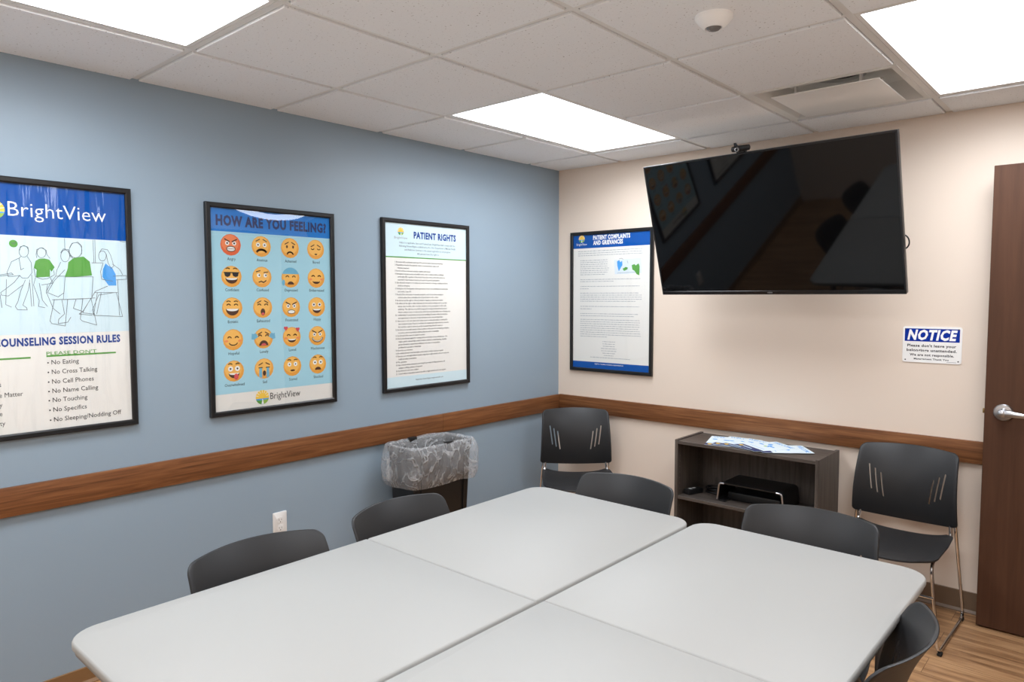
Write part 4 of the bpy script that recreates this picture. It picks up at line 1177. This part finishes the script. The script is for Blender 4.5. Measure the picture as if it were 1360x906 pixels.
# monitor riser on the shelf
O = Vector((1.515, -0.17, 0.384))
rs_ = thing('monitor_riser', 'black monitor riser with silver rounded front edges on the bookcase shelf', 'riser', O)
f = NB(); hx, hy0, hy1 = 0.172, -0.112, 0.112
def ribbon(thk, y0, y1, nx=hx):
    pr = fillet([(-nx + 0.035, 0, 0.004), (-nx - 0.012, 0, 0.008), (-nx, 0, 0.103), (nx, 0, 0.103), (nx + 0.012, 0, 0.008), (nx - 0.035, 0, 0.004)], 0.022)
    A, Bq = [], []
    for i_, p in enumerate(pr):
        d_ = (pr[min(i_ + 1, len(pr) - 1)] - pr[max(i_ - 1, 0)]).normalized(); n_v = Vector((-d_.z, 0, d_.x)) * thk / 2; A.append(p + n_v); Bq.append(p - n_v)
    ol = A + list(reversed(Bq)); b = NB(); loft(b, [[(p.x, y0, max(p.z, 0.0005)) for p in ol], [(p.x, y1, max(p.z, 0.0005)) for p in ol]]); return b
f.free(); obj('shell', ribbon(0.007, hy0, hy1), mat('riser_black', (20, 20, 21), 0.35), rs_)
for s in (-1, 1):
    f = NB(); pr = fillet([(s * (hx + 0.011), 0, 0.010), (s * hx, 0, 0.102), (s * (hx - 0.028), 0, 0.102)], 0.03)
    tube(f, [(p[0], hy0 - 0.001, p[2]) for p in pr], 0.0055, 10); obj('silver_edge', f, satin_steel, rs_)
f = NB(); box(f, (-0.15, -0.05, 0.0005), (0.14, 0.10, 0.045), bevel=0.004); tag(obj('set_top_box', f, black_plastic), 'flat black box lying under the monitor riser', 'box').location = O

f = NB(); box(f, (-0.024, -0.055, 0.0005), (0.024, 0.055, 0.030), bevel=0.006)
pa = thing('power_adapter', 'black power adapter with pale marks at the left end of the shelf', 'adapter', (1.163, -0.235, 0.384), -0.35)
obj('housing', f, black_plastic, pa)
f = NB(); box(f, (-0.012, -0.03, 0.0301), (0.010, -0.012, 0.0305)); box(f, (-0.012, 0.0, 0.0301), (0.004, 0.02, 0.0305)); obj('rating_label', f, mat('label_silver', (200, 200, 200), 0.4), pa)
f = NB(); pts = []
for k in range(120):
    a = k / 120 * 2 * PI * 5; rr = 0.045 + 0.007 * math.sin(a * 0.37); pts.append((rr * math.cos(a) * 1.15, rr * math.sin(a), 0.0045 + 0.034 * k / 120 + 0.003 * math.sin(a * 1.3)))
tube(f, pts, 0.0036, 8); cc_ = tag(obj('cable_coil', f, black_plastic), 'coiled black cable on the shelf beside the monitor riser', 'cable'); cc_.location = (1.258, -0.135, 0.384)

# brochures fanned on top
BW, BH = 0.19, 0.262
BRO = [((1.202, -0.090), 17), ((1.290, -0.040), 3), ((1.402, -0.030), -13), ((1.700, -0.040), -52), ((1.560, -0.036), -34)]
BLAB = ['leftmost welcome brochure, bottom of the fan on the bookcase', 'welcome brochure second from left in the fan, tilted slightly', 'welcome brochure in the middle of the fan on the bookcase',
        'rightmost welcome brochure of the fan, turned towards the door', 'topmost welcome brochure with navy foot strip hanging over the front edge']
bro_paper = mat('brochure_paper', (226, 240, 246), 0.4)
for k, ((x, y), dg_) in enumerate(BRO):
    a = math.radians(dg_); z0 = CZ - 0.0055 + 0.0016 * k
    t = thing('brochure', BLAB[k], 'brochure', (x, y, z0), a, group='welcome brochures on the bookcase')
    f = NB()
    # slightly arched folded leaflet, thickness about a millimetre
    lo_, up_ = [], []
    for i_ in range(9):
        v = -BH * i_ / 8; bow = 0.0
        lo_.append((v, bow)); up_.append((v, bow + 0.0013))
    ol = up_ + list(reversed(lo_)); loft(f, [[(0, v, h) for v, h in ol], [(BW, v, h) for v, h in ol]]); obj('leaflet', f, bro_paper, t)
    S = Sheet((0, 0, 0.0014), UX, UY)
    f = NB(); S.text(f, 'WELCOME', (0.014, -0.036), (BW - 0.014, -0.036), 0.024, 0.015, 0, 0)
    rb = random.Random(k + 5)
    for q in range(5):
        cx_, cy_ = 0.03 + 0.13 * rb.random(), -0.07 - 0.09 * rb.random(); S.ell(f, (cx_, cy_), 0.012 + 0.01 * rb.random(), 0.007 + 0.006 * rb.random(), K * 0.3, 0, 9)
    S.ell(f, (0.06 + 0.05 * rb.random(), -0.13), 0.013, 0.008, K * 0.4, 1, 9); S.poly(f, rect(0.03, 0.16, -0.186, -0.183), 0, 0)
    S.poly(f, rect(0.0, BW, -BH, -BH + 0.052), 0, 2); S.ell(f, (0.025, -BH + 0.026), 0.012, 0.012, K * 0.4, 3, 12); S.stroke(f, [(0.045, -BH + 0.026), (0.12, -BH + 0.026)], 0.008, K * 0.4, 4)
    obj('printing', f, [ink_sky, ink_lime, ink_navy, ink_yellow, ink_pale], t, recalc=False)

# ------------------------------------------------------------------ trash can and its liner
BX0, BX1, BY0, BY1, BZ = 0.078, 0.322, -1.60, -1.165, 0.735
bc = Vector(((BX0 + BX1) / 2, (BY0 + BY1) / 2, 0)); bhx, bhy = (BX1 - BX0) / 2, (BY1 - BY0) / 2
tc_ = thing('trash_can', 'black rectangular trash can against the blue wall', 'trash can', bc)
def bl(i_, z, r=0.03): return [(x, y, z) for x, y in rrect(-bhx + i_, bhx - i_, -bhy + i_, bhy - i_, max(r - i_ * 0.3, 0.006), 6)]
f = NB(); loft(f, [bl(0.045, 0.0), bl(0.042, 0.012), bl(0.014, 0.64), bl(0.010, 0.70), bl(0.004, 0.704), bl(0.004, 0.728), bl(0.008, 0.730), bl(0.012, 0.728), bl(0.016, 0.70), bl(0.05, 0.02)])
obj('body', f, black_plastic, tc_)
for s in (-1, 1):
    f = NB()
    for yy in (-0.155, 0.15):
        loft(f, [[(s * (bhx - 0.040 + 0.001) - 0.004, yy - 0.007, 0.03), (s * (bhx - 0.040 + 0.001) + 0.004, yy - 0.007, 0.03), (s * (bhx - 0.040) + 0.004, yy + 0.007, 0.03), (s * (bhx - 0.040) - 0.004, yy + 0.007, 0.03)],
                 [(s * (bhx - 0.011) - 0.004, yy - 0.007, 0.66), (s * (bhx - 0.011) + 0.004, yy - 0.007, 0.66), (s * (bhx - 0.011) + 0.004, yy + 0.007, 0.66), (s * (bhx - 0.011) - 0.004, yy + 0.007, 0.66)]])
    obj('rib', f, black_plastic, tc_)
for s, yy in ((1, 0.028), (-1, -0.03)):
    f = NB(); box(f, (s * (bhx - 0.006) - 0.012, yy - 0.026, 0.700), (s * (bhx - 0.006) + 0.012, yy + 0.026, 0.746), bevel=0.003); obj('rim_clip', f, black_plastic, tc_)

f = NB(); loops = []
prof = [(0.075, 0.56, 0.6), (0.045, 0.63, 0.8), (0.030, 0.68, 0.8), (0.024, 0.715, 0.5), (0.012, 0.736, 0.35), (0.0, 0.741, 0.35), (-0.008, 0.736, 0.4), (-0.016, 0.715, 0.7), (-0.024, 0.69, 1.0), (-0.028, 0.66, 1.1), (-0.030, 0.63, 1.2), (-0.030, 0.60, 1.2), (-0.026, 0.57, 1.2), (-0.020, 0.548, 0.9), (-0.014, 0.535, 0.6), (-0.012, 0.527, 0.5)]
base = []
for x, y in rrect(-bhx, bhx, -bhy, bhy, 0.035, 6): base.append(Vector((x, y)))
dense = []
for i_, p in enumerate(base):
    q = base[(i_ + 1) % len(base)]; n_ = max(1, int((q - p).length / 0.009))
    for k in range(n_): dense.append(p.lerp(q, k / n_))
nrm = []
for i_ in range(len(dense)):
    d_ = (dense[(i_ + 1) % len(dense)] - dense[i_ - 1]).normalized(); nrm.append(Vector((d_.y, -d_.x)))
for ins, z, wob in prof:
    L_ = []
    for p, n in zip(dense, nrm):
        k1 = noise.noise((p.x * 14, p.y * 14, z * 6 + 3)); k2 = noise.noise((p.x * 42, p.y * 42, z * 16)); k3 = noise.noise((p.x * 8 + 5, p.y * 8, 1.7))
        off = -ins + wob * (0.013 * k1 + 0.009 * k2 + (0.004 if ins < 0 else 0))
        if ins < 0: off = max(off, 0.006)
        zz = z + (0.014 * k3 if z < 0.56 and ins < 0 else 0.004 * k1)
        if z > 0.7: zz += 0.006 * max(0, k3 + 0.2)
        pp_ = p + n * off; L_.append((max(pp_.x, -bc.x + 0.012), pp_.y, zz))
    loops.append(L_)
loft(f, loops, cap0=False, cap1=False)
ln_ = obj('bin_liner', f, liner_m, sharp=70, recalc=False)
ln_.location = bc; tag(ln_, 'clear wrinkled plastic liner draped over the black trash can rim', 'trash bag')
